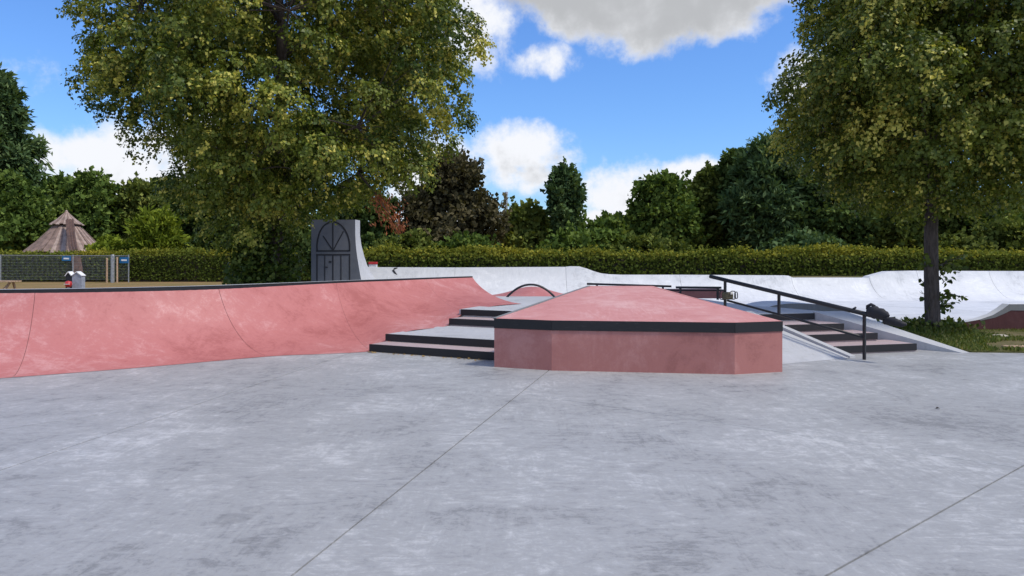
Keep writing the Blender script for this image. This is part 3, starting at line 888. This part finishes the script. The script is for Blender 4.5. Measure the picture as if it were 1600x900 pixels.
# the big lime behind the quarter pipe
Y1 = 18.5; X1 = (432 - 800) / F_PX * Y1
prof1 = [(1.6, .9, .05, 1.0), (2.3, 1.5, .05, 1.6), (2.8, 2.0, .1, 2.0), (3.1, 2.3, 3.0, 2.6), (3.4, 2.6, 3.35, 3.1), (3.9, 2.95, 3.75, 3.6), (4.6, 3.6, 4.2, 4.2), (5.3, 4.0, 4.8, 4.5), (6.2, 4.4, 5.05, 4.7),
         (7.0, 4.5, 5.05, 4.7), (7.9, 4.2, 4.95, 4.6), (9.2, 3.8, 4.0, 4.0), (10.5, 3.0, 3.1, 3.0), (11.6, 1.3, 1.4, 1.3)]
lime1, cs1 = lime_tree('lime_tree', 'broad lime tree with a brown dead branch behind the pink quarter pipe', (X1, Y1, -.08), prof1, 660, 380, .078, M_lime, 11, .21, 2.1, 11.4, holes=.19)
# low dark suckers round its foot
n = 5200
k = rng.random(n) ** .6; a = rng.random(n) * 2 * np.pi
pp = np.stack([X1 + -.3 + np.cos(a) * k * .85 + rng.normal(size=n) * .08, Y1 + np.sin(a) * k * 1.0, .1 + rng.random(n) ** 1.2 * 2.2 * (1.05 - k * .5)], 1)
tag(leaf_mesh('suckers', pp, .12 * rng.uniform(.6, 1.2, n), rand_dirs(n) + [0, 0, .1], rand_dirs(n) * .7 + [0, -.2, .6], np.clip(rng.normal(.08, .10, n), 0, 1), M_lime2, lime1), kind='stuff')
# dead brown branch
dp0 = D(588, 305, 17.0); dp1 = D(624, 358, 16.9)
dm = MB(); dm.tube([D(560, 270, 17.4), dp0, dp0.lerp(dp1, .6), dp1], [.03, .02, .012, .004], 6).build('dead_branch', M_bark, lime1)
n = 420; tt = rng.random(n)
pp = np.array(dp0)[None] + (np.array(dp1) - np.array(dp0))[None] * tt[:, None] + rng.normal(size=(n, 3)) * (.05 + .12 * np.sin(np.pi * tt))[:, None]
tag(leaf_mesh('dead_leaves', pp, .10 * rng.uniform(.6, 1.2, n), rand_dirs(n) * .5 + [.45, 0, -.9], rand_dirs(n) + [0, -.5, .4], rng.random(n), M_dead, lime1, 'long'), kind='stuff')

# the lime on the grass at the right
Y2 = 14.4; X2 = (1463 - 800) / F_PX * Y2
prof2 = [(2.5, .8, .9, .9), (2.8, 1.5, 1.8, 1.7), (3.3, 2.3, 2.5, 2.3), (3.9, 2.6, 2.9, 2.8), (4.6, 2.72, 3.0, 2.9), (5.4, 2.5, 3.0, 2.9), (6.3, 2.3, 2.9, 2.7), (7.2, 2.15, 2.6, 2.5), (8.4, 1.7, 1.8, 1.8), (9.3, .7, .8, .8)]
lime2, cs2 = lime_tree('lime_tree', 'upright lime tree with bare trunk standing on the grass by the sloping ledge', (X2, Y2, .0), prof2, 470, 380, .070, M_lime2, 23, .135, 2.2, 9.2, holes=.17)
tw_ = MB(); P_ = []
for i in range(20):
    z = random.uniform(.25, 1.35); a = random.uniform(-1.2, .9) if i > 5 else random.uniform(2.4, 3.6); L_ = random.uniform(.14, .5) * (1 if i > 5 else .45)
    s0 = Vector((X2 + .1 * math.cos(a), Y2 + .1 * math.sin(a), z)); e = s0 + Vector((math.cos(a) * L_, math.sin(a) * L_, random.uniform(-.05, .3)))
    tw_.tube([s0, s0.lerp(e, .5) + Vector((0, 0, .04)), e], [.009, .006, .003], 5)
    for q in range(10):
        P_.append(s0.lerp(e, random.uniform(.2, 1.05)) + Vector((random.gauss(0, .03),) * 3))
tag(tw_.build('trunk_shoots', M_bark, lime2), kind='stuff')
P_ = np.array([tuple(p) for p in P_]); n = len(P_)
tag(leaf_mesh('shoot_leaves', P_, .105 * rng.uniform(.7, 1.2, n), rand_dirs(n) + [.1, 0, -.4], rand_dirs(n) * .8 + [0, -.6, .4], np.clip(rng.normal(.2, .12, n), 0, 1), M_lime2, lime2), kind='stuff')


# ------------------------------------------------------------------ background trees
def far_tree(name, label, x0, x1, ytop, dep, cols, seed, n_leaf=7000, zlow=.3, leaf=.24, shape='round', form='quad', ragged=.22, trans=.2, group='trees behind the hedges', cat='tree'):
    global rng
    rng = np.random.default_rng(seed); random.seed(seed)
    cx = ((x0 + x1) / 2 - 800) / F_PX * dep; w = (x1 - x0) / 2 / F_PX * dep; zt = CAM_H + (HOR - ytop) * dep / F_PX
    root = empty(name, (cx, dep, -.09), label, cat, group)
    zt -= min(.018 * dep, .13 * (zt - zlow)); h = zt - zlow
    wp, hp = (x1 - x0), min(400 - ytop + 25, 320)
    leaf = (7.2 if form != 'long' else 12.0) * dep / F_PX
    n_leaf = int(max(2600, wp * hp * (1.1 if form != 'long' else 1.2)))
    m_ = min(w, h * .5); C = []
    n_lobe = int(56 + 16 * h / max(w, .1))
    if shape == 'cone':
        for i in range(46):
            v = (i + .5) / 46; a = i * 2.399; L_ = (1.03 - v) ** .7 * w * random.uniform(.8, 1.15)
            for k in (.25, .5, .75, 1.0):
                C.append((math.cos(a) * L_ * k, math.sin(a) * L_ * k * .8, zlow + v * h - .10 * L_ * k + .5 * k * k, m_ * .10 * (1.25 - .6 * k)))
    while len(C) < n_lobe:
        v = random.random() ** .9; a = random.random() * 2 * math.pi
        if shape == 'round': r_ = math.sin(math.pi * min(1, .16 + .80 * v)) ** .62
        elif shape == 'cone': r_ = (1.02 - v) ** .75 * (.55 + .45 * min(1, v * 5))
        elif shape == 'column': r_ = (.62 + .38 * math.sin(1 + v * 9)) * min(1, (1.04 - v) * 2.2) ** .7
        else: r_ = min(1, (1.05 - v) * 2.6) ** .6
        r_ *= 1 + ragged * 1.4 * mnoise.noise(Vector((math.cos(a) * 1.3 + seed, math.sin(a) * 1.3 - seed, v * 4)))
        q = random.random() ** .5; lr = m_ * random.uniform(.10, .27)
        rr0 = max(0, r_ * w - lr * .7) * q
        C.append((math.cos(a) * rr0, math.sin(a) * rr0 * .8, min(zt - lr * .8, zlow + v * h), lr))
    C = np.array(C)
    wgt = C[:, 3] ** 2; which = rng.choice(len(C), n_leaf, p=wgt / wgt.sum())
    # twigs: short tufts that leave the lobe's surface
    n_tw = max(60, n_leaf // 16); tw_lobe = rng.choice(len(C), n_tw, p=wgt / wgt.sum())
    td = rand_dirs(n_tw) + [0, 0, .35]; td /= np.linalg.norm(td, axis=1, keepdims=True)
    t0 = C[tw_lobe, :3] + td * (C[tw_lobe, 3] * rng.uniform(.45, .95, n_tw))[:, None] * [1, 1, .8]
    tdir = td * .8 + rand_dirs(n_tw) * .4 + [0, 0, .45 if shape != 'cone' else -.1]; tl = rng.uniform(.16, .75, n_tw) * (.5 + .12 * m_ * 2)
    wt_ = rng.integers(0, n_tw, n_leaf); k_ = rng.random(n_leaf)
    p = t0[wt_] + tdir[wt_] * (tl[wt_] * k_)[:, None] + rng.normal(size=(n_leaf, 3)) * (leaf * .55 * (1.15 - k_))[:, None]
    # a share of leaves fills the inside
    ins = rng.random(n_leaf) < .22; pin = C[which, :3] + rand_dirs(n_leaf) * (C[which, 3] * rng.random(n_leaf) ** .5)[:, None]
    p[ins] = pin[ins]
    out = p * np.array([1, 1, 0]); out /= np.linalg.norm(out, axis=1, keepdims=True) + .05
    ax = tdir[wt_] * .8 + rand_dirs(n_leaf) * .8 + [0, 0, -.05]
    nr = rand_dirs(n_leaf) * .8 + out * .4 + [0, 0, .6]
    ct = rng.normal(0, .12, len(C)); tt_ = rng.normal(0, .09, n_tw)
    tint = np.clip(rng.normal(.42, .14, n_leaf) + ct[tw_lobe[wt_]] + tt_[wt_], 0, 1)
    ncl = len(C)
    p[:, 2] = np.maximum(p[:, 2], .02)
    p += np.array([cx, dep, 0])
    m = leaf_mat(label[:40], *cols, trans, sheen=False)
    crown = leaf_mesh('crown', p, leaf * rng.uniform(.6, 1.3, n_leaf), ax, nr, tint, m, root, form)
    tag(crown, kind='stuff')
    tb = MB(); tr = max(.05, min(.32, w * .08))
    tb.tube([(cx, dep, -.1), (cx + .1 * w * math.sin(seed), dep, h * .4), (cx + .05 * w, dep, zlow + h * .85)], [tr, tr * .6, .03], 8)
    for i in range(9):
        c = C[rng.integers(0, ncl)]
        zz = zlow + (c[2] - zlow) * .55
        tb.tube([(cx, dep, zz), (cx + c[0] * .5, dep + c[1] * .5, (zz + c[2]) / 2 + .1), (cx + c[0], dep + c[1], c[2])], [tr * .4, tr * .25, .012], 5)
    tb.build('trunk', M_bark2, root, smooth=True)
    return root


G_mid = ((0.054, 0.0945, 0.0243), (0.1323, 0.1958, 0.0459), (0.2565, 0.3172, 0.081))
G_dark = ((0.0374, 0.068, 0.0238), (0.0918, 0.1394, 0.0408), (0.187, 0.238, 0.0714))
G_blue = ((0.0406, 0.0783, 0.0348), (0.0957, 0.1522, 0.0609), (0.203, 0.2682, 0.116))
G_olive = ((0.0585, 0.0858, 0.0208), (0.1456, 0.1794, 0.0442), (0.286, 0.299, 0.078))
G_lite = ((.085, .125, .018), (.19, .245, .030), (.32, .36, .05))
G_brown = ((0.0486, 0.0459, 0.0243), (0.1148, 0.1013, 0.054), (0.2228, 0.189, 0.1107))
far_tree('cedar_tree', 'tall feathery dark tree with layered drooping branches left of the thatched hut', -115, 92, 112, 60, G_blue, 31, 12000, .5, .22, 'cone', 'long', .40)
far_tree('broadleaf_tree', 'fresh green bushy tree in front of the feathery tall tree', -75, 78, 262, 57.5, G_mid, 32, 9000, .2, .20)
far_tree('broadleaf_tree', 'rounded mid green tree rising straight behind the thatched hut', 78, 200, 262, 62, G_mid, 33, 9000, .2, .24)
far_tree('broadleaf_tree', 'rounded green tree between the hut and the broad lime tree', 165, 268, 276, 64, G_olive, 34, 8000, .2, .24)
far_tree('shrub', 'bright yellow-green feathery shrub above the left hedge', 208, 282, 334, 49, G_lite, 35, 4200, .8, .15, 'round', 'long', .3, cat='shrub')
far_tree('shrub', 'low round bright green bush beside the thatched hut', 142, 204, 374, 49.5, G_lite, 36, 2600, .9, .13, 'round', 'quad', .15, cat='shrub')
far_tree('broadleaf_tree', 'dark tree seen through the left half of the broad lime tree', 250, 385, 285, 54, G_dark, 37, 8500, .1, .25)
far_tree('broadleaf_tree', 'dark tree straight behind the broad lime trunk', 350, 500, 300, 50, G_dark, 38, 8500, .1, .25)
far_tree('broadleaf_tree', 'deep green tree behind the grey wall piece with the gate', 470, 640, 292, 38, G_dark, 39, 9000, .1, .2)
far_tree('copper_tree', 'dull brownish purple-green tree beside the broad lime tree', 612, 786, 240, 38, G_brown, 40, 12000, .2, .19, 'round', 'quad', .3)
far_tree('shrub', 'light olive shrub between the brownish tree and the slender poplar', 770, 862, 318, 41, G_olive, 41, 5200, .3, .17, 'round', 'quad', .3, cat='shrub')
far_tree('poplar_tree', 'slender dark poplar standing alone against the sky', 846, 920, 248, 40, G_blue, 42, 6500, .2, .19, 'column', 'quad', .5)
far_tree('broadleaf_tree', 'low distant tree line in the gap right of the poplar', 900, 1010, 334, 70, G_mid, 43, 5000, .2, .27)
far_tree('broadleaf_tree', 'dark tree with pointed tufts on the slope right of the gap', 974, 1100, 266, 44, G_mid, 44, 10500, .2, .19, 'round', 'quad', .3)
far_tree('broadleaf_tree', 'olive tree tucked between the tufted tree and the darkest tree', 1062, 1150, 258, 46, G_olive, 45, 7500, .2, .19, 'round', 'quad', .3)
far_tree('broadleaf_tree', 'very dark narrow tree in front of the windblown willow', 1108, 1182, 230, 45, G_dark, 46, 8000, .2, .19, 'column', 'quad', .3)
far_tree('willow_tree', 'tall windblown grey-green willow left of the upright lime tree', 1140, 1275, 213, 43, G_blue, 47, 13000, .2, .22, 'tall', 'long', .22)
far_tree('broadleaf_tree', 'dark tree behind the left side of the upright lime tree', 1235, 1390, 262, 42, G_dark, 48, 9000, .2, .2)
far_tree('broadleaf_tree', 'mid green tree straight behind the upright lime trunk', 1360, 1520, 280, 40, G_olive, 49, 9000, .2, .19)
far_tree('broadleaf_tree', 'green tree behind the right side of the upright lime tree', 1490, 1690, 290, 39, G_mid, 50, 9000, .2, .19)
far_tree('broadleaf_tree', 'wide mid green tree filling the gap behind the hut and the feathery tree', 20, 150, 270, 68, G_mid, 71, shape='round', ragged=.3)
far_tree('broadleaf_tree', 'wide pale green tree behind the bright feathery shrub', 190, 330, 282, 70, G_olive, 72, shape='round', ragged=.3)
far_tree('broadleaf_tree', 'soft green tree behind the slender poplar and the olive shrub', 780, 960, 330, 60, G_mid, 73, shape='round', ragged=.35)
far_tree('broadleaf_tree', 'mid green tree behind the tufted tree and the willow', 1020, 1200, 280, 56, G_mid, 74, shape='round', ragged=.35)
far_tree('shrub', 'olive shrub above the hedge next to the gate wall', 590, 690, 368, 34.5, G_olive, 51, 3200, .6, .13, cat='shrub')
far_tree('shrub', 'grey-green shrub above the hedge under the brownish tree', 680, 790, 372, 34.5, G_mid, 52, 3200, .6, .13, cat='shrub')
far_tree('shrub', 'leafy shrub above the hedge at the foot of the poplar', 830, 960, 366, 34.5, G_mid, 53, 3400, .6, .13, cat='shrub')
far_tree('shrub', 'pale leafy shrub above the hedge left of the tufted tree', 940, 1080, 374, 34.5, G_olive, 54, 3400, .6, .13, cat='shrub')
far_tree('shrub', 'grey-leaved shrub above the hedge under the willow', 1180, 1330, 368, 34.5, G_blue, 55, 3600, .6, .13, cat='shrub')
far_tree('shrub', 'dense olive shrub above the hedge right of the upright lime trunk', 1470, 1680, 352, 34.5, G_olive, 56, 4600, .6, .13, cat='shrub')

# the wood far behind, one unbroken mass
rng = np.random.default_rng(90)
n = 30000; wx = rng.uniform(-95, 95, n); wy = 88 + rng.random(n) * 5
wt = np.array([5.0 + 1.6 * mnoise.noise(Vector((q * .11, 2, 0))) + .8 * mnoise.noise(Vector((q * .45, 5, 0))) for q in wx])
wt = np.where((wx > -8) & (wx < 14), wt * .82, wt)
pp = np.stack([wx, wy, wt * rng.random(n) ** .55], 1)
wd = leaf_mesh('woodland', pp, .75 * rng.uniform(.5, 1.2, n), rand_dirs(n), rand_dirs(n) * .8 + [0, -.4, .5], np.clip(rng.normal(.4, .2, n), 0, 1), leaf_mat('far wood leaves', *G_mid, .15, sheen=False), None, 'quad')
tag(wd, 'distant belt of woodland behind all the trees', 'woodland', kind='stuff')

# ------------------------------------------------------------------ hedges
def hedge(label, xa, xb, dep_a, dep_b, ztop, thick, seed, n):
    global rng
    rng = np.random.default_rng(seed)
    A = np.array([(xa - 800) / F_PX * dep_a, dep_a]); B = np.array([(xb - 800) / F_PX * dep_b, dep_b]); d_ = (B - A); L_ = np.linalg.norm(d_); d_ /= L_; nn = np.array([-d_[1], d_[0]])
    root = empty('hedge', (A[0], A[1], -.09), label, 'hedge')
    MB().prism([tuple(A + nn * .15), tuple(B + nn * .15), tuple(B + nn * (thick - .15)), tuple(A + nn * (thick - .15))], -.08, ztop - .16).build('inner_twigs', M_bark2, root)
    m1 = int(n * .6)
    s = rng.random(n) * L_; und = .05 * np.sin(s * 1.3) + .04 * np.sin(s * 3.7 + 1) + .09 * np.sin(s * .37) + np.array([.12 * mnoise.noise(Vector((q * .8, seed, 4))) for q in s])
    z = rng.random(n) * (ztop - .02); dpt = rng.normal(size=n) * .055 + .02
    top = np.arange(n) >= m1
    z[top] = ztop + und[top] + rng.normal(size=top.sum()) * .06 - .02 + np.maximum(0, rng.normal(size=top.sum())) * .10; dpt[top] = rng.random(top.sum()) * thick
    p = np.stack([A[0] + d_[0] * s + nn[0] * dpt, A[1] + d_[1] * s + nn[1] * dpt, z], 1)
    nr = rand_dirs(n) * .8 + np.stack([-nn[0] * (~top), -nn[1] * (~top), .4 + .5 * top], 1)
    # new golden growth sits on the clipped top
    patch = np.array([mnoise.noise(Vector((q * .35, seed, 0))) for q in s])
    tint = np.clip(rng.normal(.15, .13, n) + np.clip((z - (ztop - .45)) / .45, 0, 1) * (.50 + .45 * patch), 0, 1)
    lf = leaf_mesh('foliage', p, .125 * rng.uniform(.6, 1.3, n), rand_dirs(n) + [0, 0, .25], nr, tint, M_hedge, root, 'quad')
    tag(lf, kind='stuff')


hedge('clipped hornbeam hedge behind the wire fence on the left', -260, 520, 45.5, 45.5, 1.66, 1.3, 61, 30000)
hedge('long clipped golden-topped hedge behind the white concrete wall', 540, 1860, 31.5, 31.5, 1.60, 1.2, 62, 44000)

# grass bank beyond the lowered stretch of the white wall
gb = mesh_obj('grass_bank', [D(1238, 437, 26.5), D(1352, 437, 26.5), D(1358, 431.3, 29), D(1225, 431.3, 29)], [(0, 1, 2, 3)], M_soil)
gb.location.z = 0; tag(gb, kind='structure')

# ------------------------------------------------------------------ left background: hut, fence, posts, little houses
HD = 54.0
hc = D(104, 400, HD); hx = hc.x
hut = empty('hut', (hx, HD, -.09), 'round thatch-like wooden hut with two-tiered board roof', 'hut')


def board_roof(z0, r0, z1, r1, nb, par, sag=.0):
    for k in range(2):
        m = MB()
        for i in range(nb):
            if (hash((i * 7919) % 31) % 3 == 0) != bool(k): continue
            a = 2 * math.pi * (i + .5) / nb + random.uniform(-.01, .01); w0 = 2 * math.pi * r0 / nb * .98; w1 = max(.02, 2 * math.pi * r1 / nb * .98)
            ca, sa = math.cos(a), math.sin(a); t_ = Vector((-sa, ca, 0)); rj = random.uniform(-.1, .12)
            lift = random.uniform(0, .05)
            a0 = Vector((hx + ca * (r0 + rj), HD + sa * (r0 + rj), z0 - rj * .6 + lift)); a1 = Vector((hx + ca * r1, HD + sa * r1, z1 + lift))
            mid = a0.lerp(a1, .5) - Vector((0, 0, sag))
            o_ = Vector((ca * .04, sa * .04, .04))
            v = []
            for p, w_ in ((a0, w0), (mid, (w0 + w1) / 2), (a1, w1)):
                v += [p - t_ * w_ / 2, p + t_ * w_ / 2, p + t_ * w_ / 2 - o_, p - t_ * w_ / 2 - o_]
            m.add(v, [(0, 1, 5, 4), (4, 5, 9, 8), (3, 7, 6, 2), (0, 4, 7, 3), (1, 2, 6, 5), (4, 8, 11, 7), (5, 6, 10, 9), (0, 3, 2, 1)])
        o = m.build('roof_boards', M_shake if not k else M_shake_l, par); tag(o, kind='stuff')


board_roof(1.75, 2.75, 3.72, .85, 54, hut, .12)
board_roof(3.78, 1.10, 4.72, .05, 26, hut, .05)
MB().lathe((hx, HD, 0), [(.72, 3.5), (.75, 3.9), (.1, 4.0)], 12).build('collar', M_bark2, hut)
MB().lathe((hx, HD, 0), [(1.9, -.1), (1.9, 2.0), (.2, 2.3)], 18).build('wall', M_bark2, hut)
MB().lathe((hx, HD, 0), [(.09, 4.6), (.09, 4.8), (.0, 4.86)], 8).build('finial', M_shake_l, hut)
# board-covered chute running down the front
m = MB(); cen = [D(109, 343, HD - 1.2), D(111, 364, HD - 2.8), D(114, 385, 48.3), D(119, 403, 45.2), D(123, 430, 44.85)]
for j in range(3):
    off_ = (j - 1) * .2
    for a_, b_ in zip(cen, cen[1:]):
        m.beam(a_ + Vector((off_, -.02 * j, 0)), b_ + Vector((off_ * 1.02, -.02 * j, 0)), .185, .06, (0, -1, .3))
m.build('chute', M_chute, hut)

FD = 44.5
fence = empty('wire_fence', (D(60, 400, FD).x, FD, -.09), 'low wire mesh fence with thin top rail along the left hedge', 'fence')
xl, xr = D(-70, 400, FD).x, D(201, 400, FD).x
MB().tube([(xl, FD, 1.56), (xr, FD, 1.50)], .022, 6).build('top_rail', M_galv, fence)
for px in (-60, 1, 114, 201):
    x = D(px, 400, FD).x; MB().tube([(x, FD, -.1), (x, FD, 1.58)], .035, 8).build('post', M_galv, fence)
m = MB()
for i in range(140):
    x = xl + (xr - xl) * i / 139; m.beam((x, FD, .05), (x, FD, 1.5), .006, .006, (0, 1, 0))
for i in range(9):
    m.beam((xl, FD + .006, .1 + i * .17), (xr, FD + .006, .1 + i * .165), .006, .006)
tag(m.build('mesh_wire', M_galv, fence), kind='stuff')
for px, py, lab in ((104, 404, 'small blue sign with white lettering on the fence in front of the hut'), (194, 406.5, 'small blue sign with white lettering at the right end of the wire fence')):
    c = D(px, py, FD - .06); sg = empty('sign', c, lab, 'sign')
    MB().box(c, (.54, .03, .36 if px > 150 else .28)).build('board', M_blue, sg)
    MB().box(c + Vector((0, -.02, .0)), (.33, .008, .09), 0, 0, .03).build('lettering', M_whitep, sg)
for px, w_, y0, lab in ((167, .11, 403, 'thin pale post left of the thick post by the hedge'), (176, .22, 398, 'thick grey timber post beside the wire fence'), (183, .10, 402, 'thin pale post right of the thick post by the hedge')):
    c = D(px, y0, FD - .5)
    o = MB().tube([(c.x, c.y, -.1), (c.x, c.y, c.z - .03), (c.x, c.y, c.z)], [w_ / 2 * 1.05, w_ / 2, w_ / 2 * .8], 10).build('timber_post', M_galv if w_ > .2 else M_timber)
    tag(o, lab, 'post', 'posts at the fence end')

LH = 30.0
for px, col_, wpx, lab in ((107, M_black, 9, 'narrow dark house-shaped board with white peak behind the quarter pipe'), (120, M_greyhouse, 15, 'wider grey house-shaped board with white peak behind the quarter pipe')):
    c = D(px, 425, LH); w = wpx / F_PX * LH; h = c.z
    root = empty('house_marker', (c.x, LH, -.09), lab, 'marker')
    MB().add([(c.x - w / 2, LH, -.09), (c.x + w / 2, LH, -.09), (c.x + w / 2, LH, h - .16), (c.x, LH, h), (c.x - w / 2, LH, h - .16),
              (c.x - w / 2, LH + .25, -.09), (c.x + w / 2, LH + .25, -.09), (c.x + w / 2, LH + .25, h - .16), (c.x, LH + .25, h), (c.x - w / 2, LH + .25, h - .16)],
             [(0, 1, 2, 3, 4), (9, 8, 7, 6, 5), (1, 6, 7, 2), (0, 4, 9, 5), (2, 7, 8, 3), (3, 8, 9, 4)]).build('body', col_, root)
    for s in (-1, 1):
        MB().beam((c.x + s * (w / 2 + .02), LH + .12, h - .16), (c.x, LH + .12, h + .012), .3, .03, (0, -.0, 1)).build('roof_edge', M_whitep, root)
c = D(107, 443, LH - .2)
rd = MB().lathe((c.x, c.y, c.z - .02), [(.0, -.14), (.1, -.12), (.14, 0), (.11, .1), (.0, .13)], 12); rdo = rd.build('bucket', M_redp, smooth=True)
rdo2 = rdo; tag(rdo, 'small red tub in front of the dark house-shaped board', 'tub')
rdo.location.z = 0
MB().box((c.x, c.y - .01, c.z - .02), (.2, .285, .02)).build('rim', M_whitep, rdo)
MB().lathe((c.x, c.y, 0), [(.05, -.09), (.05, c.z - .1)], 8).build('stand', M_galv, rdo)

# timber picnic table at the left edge
pb = empty('picnic_table', (-20.9, LH, -.09), 'light timber table at the edge of the lawn behind the quarter pipe', 'table')
for i in range(4):
    MB().box((D(-6, 440, LH).x, LH - .3 + i * .2, .47), (1.55, .18, .05)).build('plank', M_timber, pb)
for px in (-30, 18):
    x = D(px, 440, LH).x
    for s in (-1, 1):
        MB().beam((x - .12 * s * 0, LH + s * .1, .44), (x - .10, LH + s * .45, -.08), .08, .06, (1, 0, 0)).build('leg', M_timber, pb)
    MB().beam((x - .3, LH - .1, .1), (x + .02, LH - .1, .44), .07, .06, (0, 1, 0)).build('brace', M_timber, pb)

# far chimney
cx_ = D(791, 400, 260).x
ch = empty('chimney', (cx_, 260, -.09), 'slim grey chimney far away above the shrubs', 'chimney')
zt = CAM_H + (HOR - 300) * 260 / F_PX
MB().lathe((cx_, 260, 0), [(.75, -.1), (.62, zt * .5), (.5, zt)], 14).build('stack', M_galv, ch, smooth=True)
MB().lathe((cx_, 260, 0), [(.6, zt - 1.0), (.6, zt), (.3, zt + .05)], 14).build('cap', M_greyhouse, ch)

# ------------------------------------------------------------------ grass island on the right
isl = [(6.0, 13.25), (7.15, 11.5), (8.0, 11.42), (20, 11.0), (20, 14.85), (11.2, 14.85), (9.5, 16.2), (7.6, 16.2), (6.4, 15.0)]
io = MB().prism(isl, -.03, .02).build('grass_island', M_soil); tag(io, kind='structure')
rng = np.random.default_rng(77)
M_grass = leaf_mat('grass blades', (.055, .085, .016), (.13, .17, .032), (.30, .25, .09), .3)
P_ = []
while len(P_) < 21000:
    x, y = rng.uniform(6, 13.5), rng.uniform(11.3, 16.2)
    ok = all(True for _ in ())
    inside = False; j = len(isl) - 1
    for i in range(len(isl)):
        xi, yi = isl[i]; xj, yj = isl[j]
        if (yi > y) != (yj > y) and x < (xj - xi) * (y - yi) / (yj - yi) + xi: inside = not inside
        j = i
    if inside and mnoise.noise(Vector((x * 1.1, y * 1.1, 0))) > -.28 + .06 * max(0, x - 9.3): P_.append((x, y, .015))
P_ = np.array(P_); n = len(P_)
hgt = np.array([.06 + .09 * max(0, mnoise.noise(Vector((p[0] * .8, p[1] * .8, 3))) + .3) for p in P_]) * rng.uniform(.6, 1.5, n)
near_trunk = np.exp(-((P_[:, 0] - X2) ** 2 + (P_[:, 1] - Y2) ** 2) / .5); hgt *= (1 + 1.3 * near_trunk) * np.where(P_[:, 0] > 8.7, .4, .72)
ax = rng.normal(size=(n, 3)) * .35 + [0, 0, 1]
go = leaf_mesh('grass', P_, hgt, ax, rand_dirs(n) + [0, -.6, 0], np.clip(rng.normal(.45, .2, n), 0, 1), M_grass, None, 'long')
tag(go, 'short rough grass round the foot of the upright lime', 'grass', kind='stuff')
# weeds at the back edge
n = 700; cxs = rng.choice([8.0, 8.35, 8.6], n); cys = rng.choice([14.2, 14.6, 15.0], n)
pp = np.stack([cxs + rng.normal(size=n) * .2, cys + rng.normal(size=n) * .2, .02 + rng.random(n) * .2], 1)
wo = leaf_mesh('weeds', pp, .09 * rng.uniform(.6, 1.3, n), rand_dirs(n) + [0, 0, .5], rand_dirs(n) + [0, -.3, .5], np.clip(rng.normal(.45, .2, n), 0, 1), M_grass, None, 'quad')
tag(wo, 'leafy weeds growing behind the upright lime trunk', 'weeds', kind='stuff')
c = P(1588, 548)
plk = MB().box((c.x + .35, c.y + .12, .045), (.9, .16, .035), -.05).build('plank', M_timber, bevel=.006)
tag(plk, 'pale timber plank lying on the edge of the grass', 'plank')
c = P(1562, 529)
sv = MB(); rows = []
for i in range(6):
    th = math.pi * i / 5; rows.append([Vector((c.x + .17 * math.sin(th) * math.cos(a) * (1 + .2 * math.sin(3 * a)), c.y + .12 * math.sin(th) * math.sin(a), .035 + .045 * math.cos(th))) for a in [2 * math.pi * q / 9 for q in range(10)]])
so = sv.grid(rows).build('stone', M_stone); tag(so, 'flat pale stone lying in the grass near the dark red ramp', 'stone')

# leaf litter by the left steps and one dark leaf on the plaza
rng = np.random.default_rng(5)
n = 60
pp = np.stack([rng.uniform(-2.25, -.4, n), np.zeros(n), np.full(n, .006)], 1); pp[:, 1] = 11.60 - (pp[:, 0] + 2.23) * .498 - np.abs(rng.normal(size=n)) * .07 - .03
lo = leaf_mesh('leaf_litter', pp, .045 * rng.uniform(.5, 1.2, n), rand_dirs(n) * [1, 1, .15], rand_dirs(n) * .25 + [0, 0, 1], rng.random(n), M_dryleaf, None, 'quad')
tag(lo, 'small dry yellow leaves along the foot of the left steps', 'leaves', kind='stuff')
c = P(1465, 639)
dlf = MB().add([(c.x - .02, c.y, .004), (c.x, c.y - .02, .012), (c.x + .028, c.y, .005), (c.x, c.y + .02, .016), (c.x, c.y, .02)],
               [(0, 1, 4), (1, 2, 4), (2, 3, 4), (3, 0, 4)]).build('fallen_leaf', M_bark2)
tag(dlf, 'single dark curled leaf lying on the open grey concrete', 'leaf')
